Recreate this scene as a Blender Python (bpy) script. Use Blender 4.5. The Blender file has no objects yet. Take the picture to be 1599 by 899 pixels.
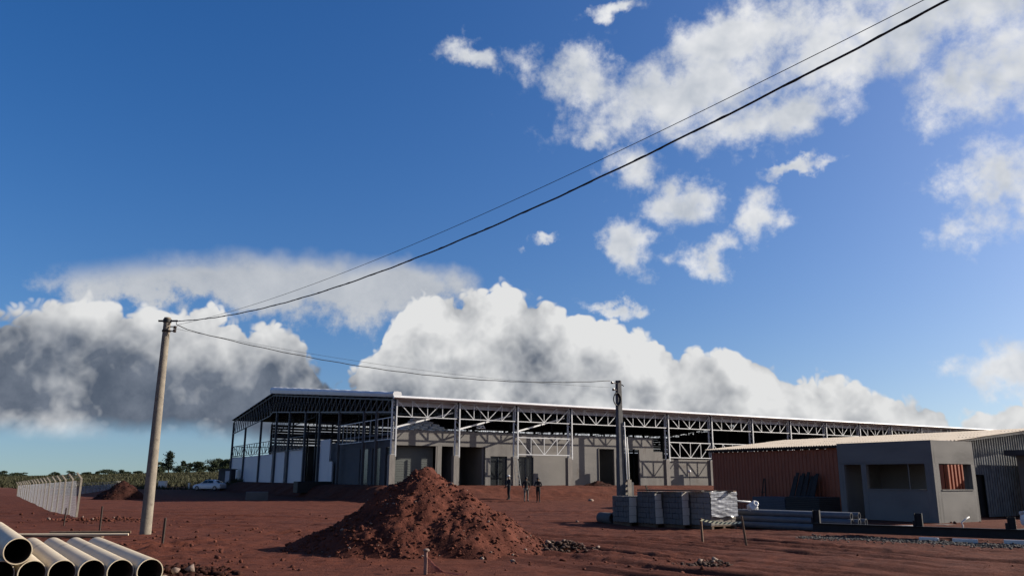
import bpy, bmesh, math, random
import numpy as np
from mathutils import Matrix, Vector
random.seed(7); rng = np.random.default_rng(7)
scene = bpy.context.scene; col = scene.collection
R = math.radians

# ------------------------------------------------------------------ camera
cam_d = bpy.data.cameras.new('camera'); cam = bpy.data.objects.new('camera', cam_d); col.objects.link(cam)
cam_d.sensor_width = 36.0; cam_d.lens = 36.0*1260/1599; cam_d.clip_start = 0.1; cam_d.clip_end = 8000
_pitch = math.atan(296.5/1260); _roll = R(0.25)
cam.matrix_world = Matrix.Translation((0, 0, 1.7)) @ Matrix.Rotation(R(90)+_pitch, 4, 'X') @ Matrix.Rotation(_roll, 4, 'Z')
scene.camera = cam

# ------------------------------------------------------------------ sun and sky
SUN_AZ, SUN_EL = 81.0, 25.5           # degrees: clockwise from +Y, above the horizon
sun_d = bpy.data.lights.new('sun', 'SUN'); sun_d.energy = 5.0; sun_d.angle = R(0.53); sun_d.color = (1.0, 0.90, 0.77)
sun = bpy.data.objects.new('sun', sun_d); col.objects.link(sun)
sun_dir = Vector((math.sin(R(SUN_AZ))*math.cos(R(SUN_EL)), math.cos(R(SUN_AZ))*math.cos(R(SUN_EL)), math.sin(R(SUN_EL))))
sun.rotation_euler = sun_dir.to_track_quat('Z', 'Y').to_euler(); sun.location = (60, 20, 50)

scene.view_settings.view_transform = 'Standard'; scene.view_settings.look = 'None'
scene.view_settings.exposure = 1.0; scene.view_settings.gamma = 1.0
scene.view_settings.use_curve_mapping = False
scene.render.engine = 'CYCLES'

world = bpy.data.worlds.new('World'); scene.world = world; world.use_nodes = True
wt = world.node_tree; wt.nodes.clear()

world.cycles.sampling_method = 'MANUAL'; world.cycles.sample_map_resolution = 512
class X:
    """tiny expression wrapper around shader-node sockets"""
    tree = None
    def __init__(s, sock): s.s = sock
    @staticmethod
    def m(op, *a, clamp=False):
        n = X.tree.nodes.new('ShaderNodeMath'); n.operation = op; n.use_clamp = clamp
        for i, v in enumerate(a):
            if isinstance(v, X): X.tree.links.new(v.s, n.inputs[i])
            else: n.inputs[i].default_value = v
        return X(n.outputs[0])
    def __add__(s, o): return X.m('ADD', s, o)
    __radd__ = __add__
    def __sub__(s, o): return X.m('SUBTRACT', s, o)
    def __rsub__(s, o): return X.m('SUBTRACT', o, s)
    def __mul__(s, o): return X.m('MULTIPLY', s, o)
    __rmul__ = __mul__
    def __truediv__(s, o): return X.m('DIVIDE', s, o)
    def sstep(s, a, b):
        n = X.tree.nodes.new('ShaderNodeMapRange'); n.interpolation_type = 'SMOOTHSTEP'
        X.tree.links.new(s.s, n.inputs[0]); n.inputs[1].default_value = a; n.inputs[2].default_value = b
        return X(n.outputs[0])
def vmath(op, *a, scale=None, out=0):
    n = X.tree.nodes.new('ShaderNodeVectorMath'); n.operation = op
    for i, v in enumerate(a):
        if isinstance(v, X): X.tree.links.new(v.s, n.inputs[i])
        else: n.inputs[i].default_value = v
    if scale is not None:
        if isinstance(scale, X): X.tree.links.new(scale.s, n.inputs['Scale'])
        else: n.inputs['Scale'].default_value = scale
    return X(n.outputs[out])
def xnoise(vec, scale, detail=5, rough=.55, out=0, lac=2.0):
    n = X.tree.nodes.new('ShaderNodeTexNoise'); n.inputs['Scale'].default_value = scale
    n.inputs['Detail'].default_value = detail; n.inputs['Roughness'].default_value = rough; n.inputs['Lacunarity'].default_value = lac
    X.tree.links.new(vec.s, n.inputs['Vector']); return X(n.outputs[out])
def xbillow(vec):
    """rounded lumps with creases between them, four sizes"""
    t = None
    for sc, wgt in ((9, 1.0), (21, .52), (47, .28), (105, .15)):
        b = X.m('ABSOLUTE', xnoise(vec, sc, 0, .5)-.5)*(2*wgt)
        t = b if t is None else t+b
    return t
def xcurve(x, pts, lo, hi, vlo, vhi):
    """piecewise curve through pts (x, y); x in [lo, hi], y in [vlo, vhi]"""
    n = X.tree.nodes.new('ShaderNodeFloatCurve'); c = n.mapping.curves[0]
    P = sorted(((a-lo)/(hi-lo), (b-vlo)/(vhi-vlo)) for a, b in pts)
    c.points[0].location = P[0]; c.points[1].location = P[-1]
    for p in P[1:-1]: c.points.new(*p)
    n.mapping.update()
    X.tree.links.new(((x-lo)/(hi-lo)).s, n.inputs['Value'])
    return X(n.outputs[0])*(vhi-vlo)+vlo
def xmix(f, a, b):
    n = X.tree.nodes.new('ShaderNodeMix'); n.data_type = 'RGBA'
    for i, v in ((0, f), (6, a), (7, b)):
        if isinstance(v, X): X.tree.links.new(v.s, n.inputs[i])
        else: n.inputs[i].default_value = (*v, 1) if isinstance(v, tuple) and len(v) == 3 else v
    return X(n.outputs[2])

X.tree = wt
_tc = wt.nodes.new('ShaderNodeTexCoord'); dirv = vmath('NORMALIZE', X(_tc.outputs['Generated']))
_sp = wt.nodes.new('ShaderNodeSeparateXYZ'); wt.links.new(dirv.s, _sp.inputs[0])
az = X.m('ARCTAN2', X(_sp.outputs[0]), X(_sp.outputs[1]))*57.2958
el = X.m('ARCSINE', X(_sp.outputs[2]))*57.2958

# cloud bank standing on the horizon all round: top and base elevation by azimuth
TOP = [(-32.95, 10.05), (-30.93, 10.16), (-27.8, 10.81), (-24.78, 10.77), (-22.04, 11.0), (-18.74, 10.82), (-16.6, 10.43), (-14.78, 8.77), (-13.66, 7.2), (-11.68, 6.7), (-10.39, 7.4), (-8.4, 9.23), (-7.33, 10.83), (-6.71, 12.5), (-5.58, 13.5), (-2.79, 12.6), (0.02, 13.2), (2.36, 12.8), (3.97, 11.39), (4.86, 9.66), (7.38, 10.08), (9.63, 9.85), (11.82, 8.99), (13.98, 8.58), (15.3, 7.48), (16.1, 8.0), (17.78, 8.0), (20.17, 7.05), (22.17, 7.2), (24.41, 6.29), (26.96, 5.6), (27.59, 4.23), (28.85, 3.57), (32.18, 3.61)]
_r2 = random.Random(3)
TOPX = TOP + [(a, 7.5+3.5*math.sin(a*.13)+_r2.uniform(-2, 2)) for a in list(range(-178, -36, 9))+list(range(39, 180, 9))]
BOT = [(-180, 1.5), (-60, 2.0), (-32, 2.7), (-28.66, 2.8), (-25.06, 2.5), (-21.3, 2.75), (-17.27, 2.25), (-13.03, 1.04), (31.79, 0.2), (180, 0.8)]

def cloud_field(dv, az, el):
    w = vmath('SUBTRACT', xnoise(dv, 9, 3, .5, out=1), (.5, .5, .5))
    _s = X.tree.nodes.new('ShaderNodeSeparateXYZ'); X.tree.links.new(w.s, _s.inputs[0])
    wx, wy = X(_s.outputs[0]), X(_s.outputs[1])
    cauli = xbillow(dv)                       # rounded lumps, fine ones on coarse ones
    wisp = xnoise(dv, 24, 7, .66)
    lump = xnoise(dv, 11, 4, .55)
    bank = xcurve(az+wx*2.0, TOPX, -180, 180, 0, 20) - el + (cauli-.40)*4.0 + (lump-.5)*1.6 + wy*1.2
    # scattered clouds, each an ellipse (azimuth, elevation, half width, half height) that the noise eats into
    p = X.tree.nodes.new('ShaderNodeCombineXYZ')
    w2 = vmath('SUBTRACT', xnoise(dv, 30, 4, .6, out=1), (.5, .5, .5)); _t = X.tree.nodes.new('ShaderNodeSeparateXYZ'); X.tree.links.new(w2.s, _t.inputs[0])
    X.tree.links.new((az+wx*6.0+X(_t.outputs[0])*4.2).s, p.inputs[0]); X.tree.links.new((el+wy*4.0+X(_t.outputs[1])*3.2).s, p.inputs[1]); p = X(p.outputs[0])
    fld = None
    for (a, e, ra, rb) in ELL:
        q = vmath('MULTIPLY', vmath('SUBTRACT', p, (a, e, 0)), (1/ra, 1/rb, 0))
        g = 1.0 - vmath('LENGTH', q, out=1)
        fld = g if fld is None else X.m('SMOOTH_MAX', fld, g, .15)
    scat = fld*1.25 + (wisp-.5)*2.5 + (cauli-.45)*.7 + (lump-.5)*1.0 + .05
    return bank, scat, cauli, wisp, lump
ELL = [(12.62, 25.9, 10.4, 3.3), (5.2, 27.6, 4.6, 1.9), (19.79, 23.86, 6.0, 1.9), (28.66, 28.4, 15.5, 3.9), (34.55, 24.44, 7.56, 3.11), (18.43, 29.4, 5.33, 2.67), (6.3, 23.81, 2.0, 1.42), (8.87, 21.51, 2.67, 2.04), (12.72, 18.81, 2.58, 1.78), (8.69, 16.03, 1.87, 2.09), (14.55, 15.08, 2.49, 1.24), (17.57, 17.7, 1.69, 1.78), (20.38, 20.42, 2.04, 0.53), (33.28, 17.65, 3.78, 3.2), (31.76, 6.76, 3.33, 1.87), (-3.3, 28.9, 2.44, 1.07), (2.61, 16.94, 1.51, 0.49), (7.88, 12.01, 1.69, 0.58), (8.02, 32.24, 2.67, 0.67),
       (48, 22, 9, 3.5), (60, 34, 12, 5), (75, 14, 9, 3), (95, 26, 11, 5), (120, 18, 9, 4), (150, 30, 14, 5), (178, 20, 10, 4), (-150, 26, 12, 4), (-120, 18, 10, 4), (-95, 30, 9, 3), (-70, 18, 10, 3), (-50, 20, 6, 2)]
SHEET = [(-15.0, 12.6, 12.5, 2.6), (-8.5, 13.0, 6.5, 2.4), (-21.5, 12.3, 9.0, 1.5)]

bank, scat, cauli, wisp, lump = cloud_field(dirv, az, el)
# the same field a little nearer the sun: where it thins out, the cloud face is turned to the light
_d2 = vmath('ADD', dirv, (.022, .006, .020))
cauli2 = xbillow(_d2); lump2 = xnoise(_d2, 11, 4, .55)
relief = (cauli-cauli2)*.95 + (lump-lump2)*1.5
botc = xcurve(az, BOT, -180, 180, 0, 20)
base_cut = (el + (lump-.5)*2.4 + (wisp-.5)*.6 - botc).sstep(-.7, 1.0)
a_bank = bank.sstep(.0, .55)*base_cut
a_scat = scat.sstep(-.30, 1.05)
_p2 = wt.nodes.new('ShaderNodeCombineXYZ')
wt.links.new((az+(lump-.5)*14.0).s, _p2.inputs[0]); wt.links.new((el+(wisp-.5)*2.6+(lump-.5)*4.0).s, _p2.inputs[1]); _p2 = X(_p2.outputs[0])
sheet = None
for (a, e, ra, rb) in SHEET:
    g = 1.0 - vmath('LENGTH', vmath('MULTIPLY', vmath('SUBTRACT', _p2, (a, e, 0)), (1/ra, 1/rb, 0)), out=1)
    sheet = g if sheet is None else X.m('SMOOTH_MAX', sheet, g, .2)
a_sheet = (sheet+(wisp-.5)*1.1).sstep(-.1, .6)

# grey undersides of the tall bank to the left of the view and low in the rest
_q = wt.nodes.new('ShaderNodeCombineXYZ'); wt.links.new((az+(lump-.5)*8).s, _q.inputs[0]); wt.links.new((el+(lump-.5)*2.2+(.4-cauli)*1.6).s, _q.inputs[1]); _q = X(_q.outputs[0])
def ell(a, e, ra, rb): return 1.0 - vmath('LENGTH', vmath('MULTIPLY', vmath('SUBTRACT', _q, (a, e, 0)), (1/ra, 1/rb, 0)), out=1)
grey = X.m('SMOOTH_MAX', ell(-32, 6.2, 19, 4.2), ell(-18, 5.2, 11, 3.6), .25).sstep(-.15, .62)
_away = (az+180.0).sstep(0, 1)
depth_in = bank.sstep(.3, 6.5)
lit = X.m('ADD', .90 + relief*.85, depth_in*-.34, clamp=False) - grey*.66
lit = X.m('MINIMUM', X.m('MAXIMUM', lit, .0), 1.0)
CR = .5
def cr(*c_): return tuple(k*CR for k in c_)
c_dark = xmix((lump*.6+wisp*.55-.08).sstep(.3, .7), cr(.085, .11, .155), cr(.19, .22, .275))
c_bank = xmix(lit, c_dark, cr(.76, .765, .765))
lit_s = X.m('MINIMUM', X.m('MAXIMUM', .78 + relief*.55 - scat.sstep(.35, 1.3)*.16, 0.0), 1.0)
c_scat = xmix(lit_s, cr(.30, .36, .45), cr(.86, .865, .87))
lit_h = X.m('MINIMUM', X.m('MAXIMUM', .62 + (wisp-.5)*.6 + (lump-.5)*.4, 0.0), 1.0)
c_sheet = xmix(lit_h, cr(.25, .29, .35), cr(.70, .71, .72))

sky = wt.nodes.new('ShaderNodeTexSky'); sky.sky_type = 'NISHITA'; sky.sun_disc = False
sky.sun_elevation = R(SUN_EL); sky.sun_rotation = R(SUN_AZ); sky.altitude = 600; sky.air_density = 1.0; sky.dust_density = 3.0; sky.ozone_density = 2.0
SKY_STRENGTH = 0.069
_sv = wt.nodes.new('ShaderNodeCombineXYZ'); wt.links.new(_sp.outputs[0], _sv.inputs[0]); wt.links.new(_sp.outputs[1], _sv.inputs[1]); wt.links.new((X.m('MAXIMUM', X(_sp.outputs[2]), 0.0)*.90+.065).s, _sv.inputs[2])
wt.links.new(vmath('NORMALIZE', X(_sv.outputs[0])).s, sky.inputs[0])
_hs = wt.nodes.new('ShaderNodeHueSaturation'); _hs.inputs['Saturation'].default_value = 1.42; _hs.inputs['Hue'].default_value = .511; wt.links.new(sky.outputs[0], _hs.inputs['Color'])
sk = vmath('SCALE', X(_hs.outputs[0]), scale=SKY_STRENGTH)
c = xmix(a_sheet*.9, sk, c_sheet)
c = xmix(a_scat*.96, c, c_scat)
c = xmix(a_bank, c, c_bank)
_bg = wt.nodes.new('ShaderNodeBackground'); wt.links.new(c.s, _bg.inputs[0]); _bg.inputs[1].default_value = 1.0
_wo = wt.nodes.new('ShaderNodeOutputWorld'); wt.links.new(_bg.outputs[0], _wo.inputs[0])

# ------------------------------------------------------------------ helpers
_perm = rng.permutation(256); _perm = np.concatenate([_perm, _perm, _perm]); _ang = rng.uniform(0, 2*np.pi, 256)
_gx, _gy = np.cos(_ang), np.sin(_ang)
def perlin(x, y):
    xi = np.floor(x).astype(int); yi = np.floor(y).astype(int); xf = x-xi; yf = y-yi; xi &= 255; yi &= 255
    def g(i, j, dx, dy):
        h = _perm[_perm[(xi+i) & 255]+((yi+j) & 255)]; return _gx[h]*dx+_gy[h]*dy
    u = xf*xf*xf*(xf*(xf*6-15)+10); v = yf*yf*yf*(yf*(yf*6-15)+10)
    a = g(0, 0, xf, yf); b = g(1, 0, xf-1, yf); c_ = g(0, 1, xf, yf-1); d = g(1, 1, xf-1, yf-1)
    return (a+(b-a)*u)*(1-v)+(c_+(d-c_)*u)*v
def fbm(x, y, f=1.0, octv=5, gain=.5):
    t = np.zeros_like(x, dtype=float); a = 1.0
    for k in range(octv): t += a*perlin(x*f+17.3*k, y*f-9.1*k); f *= 2.03; a *= gain
    return t
def sst(a, b, x): t = np.clip((x-a)/(b-a), 0, 1); return t*t*(3-2*t)

def tag(o, label=None, cat=None, group=None, kind=None):
    for k, v in (('label', label), ('category', cat), ('group', group), ('kind', kind)):
        if v: o[k] = v
    return o
def link(o, parent=None):
    col.objects.link(o)
    if parent is not None: o.parent = parent
    return o
def thing(name, loc, label, cat, group=None, rz=0.0):
    o = bpy.data.objects.new(name, None); o.empty_display_size = .3; link(o); o.location = loc; o.rotation_euler = (0, 0, rz)
    return tag(o, label, cat, group)
class MB:
    """collects shapes; build() links them as one mesh object"""
    def __init__(s): s.v = []; s.f = []; s.mi = []
    def add(s, v, f, mi=0):
        b = len(s.v); s.v += [tuple(p) for p in v]; s.f += [tuple(b+i for i in q) for q in f]; s.mi += [mi]*len(f); return s
    def box(s, x0, x1, y0, y1, z0, z1, mi=0):
        return s.add([(x0, y0, z0), (x1, y0, z0), (x1, y1, z0), (x0, y1, z0), (x0, y0, z1), (x1, y0, z1), (x1, y1, z1), (x0, y1, z1)],
                     [(0, 3, 2, 1), (4, 5, 6, 7), (0, 1, 5, 4), (1, 2, 6, 5), (2, 3, 7, 6), (3, 0, 4, 7)], mi)
    def bar(s, p, q, w, h=None, mi=0):
        p, q = Vector(p), Vector(q); d = (q-p).normalized(); h = h or w
        a = d.cross(Vector((0, 0, 1)));  a = a.normalized() if a.length > 1e-4 else Vector((1, 0, 0)); b = a.cross(d)
        vs = [c_+a*(i*w/2)+b*(j*h/2) for c_ in (p, q) for i, j in ((-1, -1), (1, -1), (1, 1), (-1, 1))]
        return s.add(vs, [(0, 1, 2, 3), (7, 6, 5, 4), (0, 4, 5, 1), (1, 5, 6, 2), (2, 6, 7, 3), (3, 7, 4, 0)], mi)
    def tube(s, pts, r, n=10, mi=0, caps=True):
        pts = [Vector(p) for p in pts]; rr = r if isinstance(r, (list, tuple)) else [r]*len(pts); vs = []; fs = []
        ref = None
        for i, p in enumerate(pts):
            d = (pts[min(i+1, len(pts)-1)]-pts[max(i-1, 0)]).normalized()
            if ref is None: ref = Vector((0, 0, 1)) if abs(d.z) < .9 else Vector((1, 0, 0))
            a = d.cross(ref).normalized(); b = d.cross(a).normalized(); ref = b.cross(d) if False else ref
            vs += [p+(a*math.cos(t)+b*math.sin(t))*rr[i] for t in (2*math.pi*k/n for k in range(n))]
        for i in range(len(pts)-1):
            for k in range(n): fs.append((i*n+k, i*n+(k+1) % n, (i+1)*n+(k+1) % n, (i+1)*n+k))
        if caps: fs.append(tuple(range(n-1, -1, -1))); fs.append(tuple((len(pts)-1)*n+k for k in range(n)))
        return s.add(vs, fs, mi)
    def lathe(s, prof, n=16, loc=(0, 0, 0), mi=0):
        vs = [(loc[0]+r*math.cos(2*math.pi*k/n), loc[1]+r*math.sin(2*math.pi*k/n), loc[2]+z) for r, z in prof for k in range(n)]; fs = []
        for i in range(len(prof)-1):
            for k in range(n): fs.append((i*n+k, i*n+(k+1) % n, (i+1)*n+(k+1) % n, (i+1)*n+k))
        fs.append(tuple(range(n-1, -1, -1))); fs.append(tuple((len(prof)-1)*n+k for k in range(n)))
        return s.add(vs, fs, mi)
    def mesh(s, name, mats, smooth=False):
        me = bpy.data.meshes.new(name); me.from_pydata(s.v, [], s.f)
        for m in (mats if isinstance(mats, (list, tuple)) else [mats]): me.materials.append(m)
        if any(s.mi): me.polygons.foreach_set('material_index', s.mi)
        if smooth: me.polygons.foreach_set('use_smooth', [True]*len(s.f))
        me.update(); return me
    def build(s, name, mats, parent=None, smooth=False, bevel=0):
        me = s.mesh(name, mats, smooth)
        if bevel:
            bm = bmesh.new(); bm.from_mesh(me); bmesh.ops.recalc_face_normals(bm, faces=bm.faces)
            bmesh.ops.bevel(bm, geom=list(bm.edges), offset=bevel, segments=1, affect='EDGES'); bm.to_mesh(me); bm.free()
        return link(bpy.data.objects.new(name, me), parent)
def auto_smooth(me, deg=35):
    bm = bmesh.new(); bm.from_mesh(me)
    for f in bm.faces: f.smooth = True
    for e in bm.edges:
        if len(e.link_faces) == 2 and e.calc_face_angle(0) > R(deg): e.smooth = False
    bm.to_mesh(me); bm.free()
_unit = {}
def member(name, p, q, w, h, mat, parent):
    """a straight bar between two points as an object of its own; bars of one material share one mesh"""
    if mat.name not in _unit: _unit[mat.name] = MB().box(-.5, .5, -.5, .5, 0, 1).mesh('bar', mat)
    o = bpy.data.objects.new(name, _unit[mat.name]); link(o, parent); p, q = Vector(p), Vector(q); d = q-p; L = d.length; d.normalize()
    a = d.cross(Vector((0, 0, 1))); a = a.normalized() if a.length > 1e-4 else Vector((1, 0, 0)); b = d.cross(a)
    M = Matrix((a*w, b*h, d*L)).transposed().to_4x4(); M.translation = p; o.matrix_basis = M
    return o
def slab(name, x0, x1, y0, y1, z0, z1, mat, parent):
    if mat.name not in _unit: _unit[mat.name] = MB().box(-.5, .5, -.5, .5, 0, 1).mesh('bar', mat)
    o = bpy.data.objects.new(name, _unit[mat.name]); link(o, parent)
    o.location = ((x0+x1)/2, (y0+y1)/2, z0); o.scale = (x1-x0, y1-y0, z1-z0); return o
def copy_tree(o, parent=None):
    c_ = o.copy(); col.objects.link(c_); c_.parent = parent
    for ch in o.children: copy_tree(ch, c_)
    return c_

# ------------------------------------------------------------------ materials
def alb(c_):
    """colours below were judged by eye for one exposure; this brings them to that of the scene"""
    k = .44 if max(c_) < .55 else .72
    return tuple(v*k for v in c_)
def pmat(name, c1, c2=None, rough=.8, scale=4.0, detail=6, bump=.15, bscale=30, metal=0.0, spec=.3, stain=None, coords='Object', streak=None):
    m = bpy.data.materials.new(name); m.use_nodes = True; t = m.node_tree; X.tree = t
    bs = t.nodes['Principled BSDF']; bs.inputs['Roughness'].default_value = rough; bs.inputs['Metallic'].default_value = metal
    bs.inputs['Specular IOR Level'].default_value = spec
    tc = t.nodes.new('ShaderNodeTexCoord'); v = X(tc.outputs[coords])
    if coords == 'World':  pass
    c2 = alb(c2 or tuple(k*.8 for k in c1)); c1 = alb(c1)
    if stain: stain = (alb(stain[0]), *stain[1:])
    if streak: streak = (alb(streak[0]), *streak[1:])
    n = xnoise(v, scale, detail, .6)
    cc = xmix(n.sstep(.3, .7), c1, c2)
    if stain:                       # blotches of another colour: (colour, scale, lo, hi)
        cc = xmix(xnoise(v, stain[1], 5, .65).sstep(stain[2], stain[3]), cc, stain[0])
    if streak:                      # vertical run marks: (colour, scale, strength)
        vv = vmath('MULTIPLY', v, (streak[1], streak[1], streak[1]*.06)); cc = xmix(xnoise(vv, 1.0, 4, .6).sstep(.5, .75)*streak[2], cc, streak[0])
    t.links.new(cc.s, bs.inputs['Base Color'])
    if bump:
        b = t.nodes.new('ShaderNodeBump'); b.inputs['Strength'].default_value = bump; b.inputs['Distance'].default_value = .03
        t.links.new(xnoise(v, bscale, 6, .65).s, b.inputs['Height']); t.links.new(b.outputs[0], bs.inputs['Normal'])
    r = xnoise(v, scale*2.3, 4, .6)*.25 + (rough-.125); t.links.new(X.m('MINIMUM', r, 1.0).s, bs.inputs['Roughness'])
    return m
def plain(name, c1, rough=.6, metal=0.0, spec=.4): return pmat(name, c1, tuple(k*.85 for k in c1), rough, 6, 3, .05, 40, metal, spec)

M = {}
M['concrete'] = pmat('concrete', (.36, .345, .325), (.27, .26, .25), .85, 1.6, bump=.25, bscale=25, stain=((.20, .17, .15), 2.5, .55, .8), streak=((.22, .20, .18), 3, .5))
M['plaster'] = pmat('plaster', (.30, .295, .285), (.235, .23, .225), .9, .9, bump=.2, bscale=40, stain=((.15, .148, .145), 1.1, .48, .78))
M['pillar'] = pmat('pillar_concrete', (.40, .37, .34), (.30, .28, .26), .85, 2.5, bump=.25, bscale=20, stain=((.26, .14, .10), 1.0, .55, .8))
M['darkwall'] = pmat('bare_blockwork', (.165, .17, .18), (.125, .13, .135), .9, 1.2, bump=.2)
M['steel'] = pmat('galvanised_steel', (.56, .58, .60), (.55, .56, .58), .5, 3, bump=.05, metal=.35, spec=.5)
M['steel_dark'] = pmat('blue_grey_steel', (.10, .125, .16), (.08, .10, .13), .55, 3, bump=.05, metal=.2)
M['roof_white'] = pmat('white_roof_sheet', (.80, .81, .82), (.70, .71, .73), .4, .8, bump=.05)
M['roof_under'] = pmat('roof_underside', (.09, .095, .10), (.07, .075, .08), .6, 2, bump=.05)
M['panel'] = pmat('white_wall_panel', (.60, .62, .67), (.56, .58, .63), .5, .6, bump=.03)
M['shutter'] = pmat('grey_green_shutter', (.17, .19, .185), (.13, .15, .145), .6, 1.5, bump=.1)
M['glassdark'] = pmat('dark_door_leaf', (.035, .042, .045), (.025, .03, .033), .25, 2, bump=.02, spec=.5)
M['pole'] = pmat('pole_concrete', (.42, .37, .30), (.30, .265, .22), .9, 5, bump=.35, bscale=45, stain=((.2, .17, .14), 6, .55, .75))
M['pole_grey'] = pmat('grey_pole_concrete', (.20, .20, .205), (.14, .14, .145), .9, 5, bump=.3, bscale=30)
M['black'] = plain('black_rubber', (.018, .018, .02), .6)
M['iron'] = pmat('rusty_iron', (.10, .07, .055), (.06, .045, .04), .7, 8, bump=.2, metal=.3)
M['porcelain'] = plain('brown_porcelain', (.09, .07, .06), .25, 0, .6)
M['pvc'] = plain('white_pvc', (.72, .72, .70), .4)
M['pipe'] = pmat('cream_pipe', (.60, .52, .38), (.56, .47, .34), .55, 2.2, bump=.06, stain=((.40, .30, .21), 1.4, .55, .85))
M['pipe_in'] = pmat('pipe_inside', (.20, .14, .10), (.13, .09, .07), .8, 5, bump=.1)
M['soil'] = pmat('heap_soil', (.190, .062, .040), (.095, .030, .021), .95, 2.5, bump=.9, bscale=14, spec=.1, stain=((.30, .115, .075), 5, .58, .8))
M['soil_dark'] = pmat('dark_heap_soil', (.085, .030, .021), (.045, .018, .014), .95, 2.5, bump=.9, bscale=14, spec=.1)
M['clod'] = pmat('soil_clod', (.205, .074, .050), (.11, .038, .027), .95, 6, bump=.6, bscale=30, spec=.1)
M['stone'] = pmat('pale_stone', (.42, .33, .28), (.30, .20, .16), .9, 9, bump=.4)
M['rubble'] = pmat('grey_rubble', (.12, .065, .05), (.06, .035, .028), .95, 8, bump=.5)
M['gravel'] = pmat('grey_gravel', (.15, .14, .135), (.09, .085, .085), .9, 9, bump=.5)
M['wood'] = pmat('weathered_timber', (.26, .17, .11), (.16, .10, .065), .85, 4, bump=.3, streak=((.12, .08, .05), 12, .6))
M['wood_dark'] = pmat('dark_timber', (.06, .05, .045), (.035, .03, .028), .85, 4, bump=.3)
M['block'] = pmat('concrete_block', (.25, .24, .235), (.17, .165, .165), .95, 5, bump=.4, bscale=40)
M['block_tan'] = pmat('tan_concrete_block', (.44, .40, .35), (.34, .31, .27), .95, 5, bump=.4, bscale=40)
M['orange'] = pmat('orange_painted_sheet', (.54, .150, .070), (.48, .125, .06), .55, 1.2, bump=.05, stain=((.38, .10, .055), 1.5, .55, .8))
M['zinc'] = pmat('zinc_sheet', (.40, .42, .45), (.28, .30, .33), .42, 2.0, bump=.04, metal=.55, stain=((.22, .23, .25), 1.6, .5, .75))
M['fibre'] = pmat('fibre_cement', (.56, .50, .42), (.56, .47, .37), .9, 1.5, bump=.2, stain=((.36, .32, .27), 1.1, .55, .85), streak=((.2, .18, .16), 3, .4))
M['beam'] = pmat('dark_steel_beam', (.032, .034, .040), (.022, .023, .027), .6, 4, bump=.1, metal=.3)
M['tube'] = pmat('grey_tube', (.24, .25, .27), (.17, .18, .20), .5, 3, bump=.08)
M['tarp'] = pmat('dark_tarpaulin', (.030, .033, .036), (.02, .022, .024), .6, 4, bump=.4, bscale=8)
M['bluepanel'] = pmat('blue_grey_panel', (.075, .105, .16), (.055, .08, .12), .5, 2, bump=.05)
M['paint'] = pmat('white_car_paint', (.74, .75, .76), (.70, .71, .72), .25, 1, bump=0, spec=.6)
M['glass'] = pmat('dark_car_glass', (.02, .024, .03), (.018, .02, .025), .08, 1, bump=0, spec=.6)
M['rim'] = plain('alloy', (.5, .5, .52), .35, .7)
M['lamp'] = plain('lamp_lens', (.6, .6, .6), .15, 0, .6)
M['red'] = plain('red_lens', (.35, .02, .02), .2)
M['netting'] = pmat('faded_orange_plastic', (.60, .20, .14), (.50, .15, .11), .6, 8, bump=.1)
M['stake_pink'] = pmat('pink_painted_stake', (.50, .29, .23), (.40, .21, .17), .75, 8, bump=.2)
M['yellow'] = plain('yellow_tape', (.85, .78, .42), .5)
M['bag'] = pmat('white_plastic_bag', (.74, .74, .74), (.62, .63, .65), .35, 5, bump=.5, bscale=9)
M['side_sheet'] = pmat('pale_lit_side', (.66, .62, .55), (.58, .53, .46), .6, 5, bump=.3, bscale=10)  # pale tone standing in for sunlight on the pallet sides
M['sack'] = pmat('grey_sack', (.62, .65, .70), (.56, .58, .62), .8, 4, bump=.2)
M['skin'] = plain('skin', (.30, .17, .11), .6)
M['hair'] = plain('dark_hair', (.015, .012, .01), .7)
M['cloth_black'] = pmat('black_cloth', (.022, .022, .026), (.015, .015, .018), .9, 9, bump=.2)
M['cloth_grey'] = pmat('grey_trousers', (.22, .205, .19), (.16, .15, .14), .9, 9, bump=.2)
M['cloth_navy'] = pmat('navy_cloth', (.035, .038, .05), (.025, .028, .036), .9, 9, bump=.2)
M['bark'] = pmat('bark', (.055, .042, .032), (.035, .027, .02), .95, 4, bump=.5)
def film_mat():
    m = pmat('stretch_film', (.60, .63, .68), (.50, .53, .58), .25, 3, 4, bump=.25, bscale=10, spec=.6); t = m.node_tree; X.tree = t
    tc = t.nodes.new('ShaderNodeTexCoord'); v = vmath('MULTIPLY', X(tc.outputs['Object']), (1.2, 1.2, 26))
    bs = t.nodes['Principled BSDF']; old = bs.inputs['Base Color'].links[0].from_socket
    t.links.new(xmix(xnoise(v, 1.0, 5, .6).sstep(.42, .66), (.11, .115, .13), X(old)).s, bs.inputs['Base Color']); return m
M['film'] = film_mat()
def leaf_mat(name, a, b):
    m = bpy.data.materials.new(name); m.use_nodes = True; t = m.node_tree; X.tree = t; bs = t.nodes['Principled BSDF']
    g = t.nodes.new('ShaderNodeNewGeometry'); cc = xmix(X(g.outputs['Random Per Island']), a, b); t.links.new(cc.s, bs.inputs['Base Color'])
    bs.inputs['Roughness'].default_value = .7; bs.inputs['Specular IOR Level'].default_value = .2; return m
M['leaf'] = leaf_mat('dark_leaves', (.010, .018, .008), (.024, .034, .014))
M['needle'] = leaf_mat('needles', (.008, .015, .009), (.016, .026, .014))
M['grass'] = leaf_mat('dry_grass', (.018, .021, .008), (.036, .034, .014))

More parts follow.
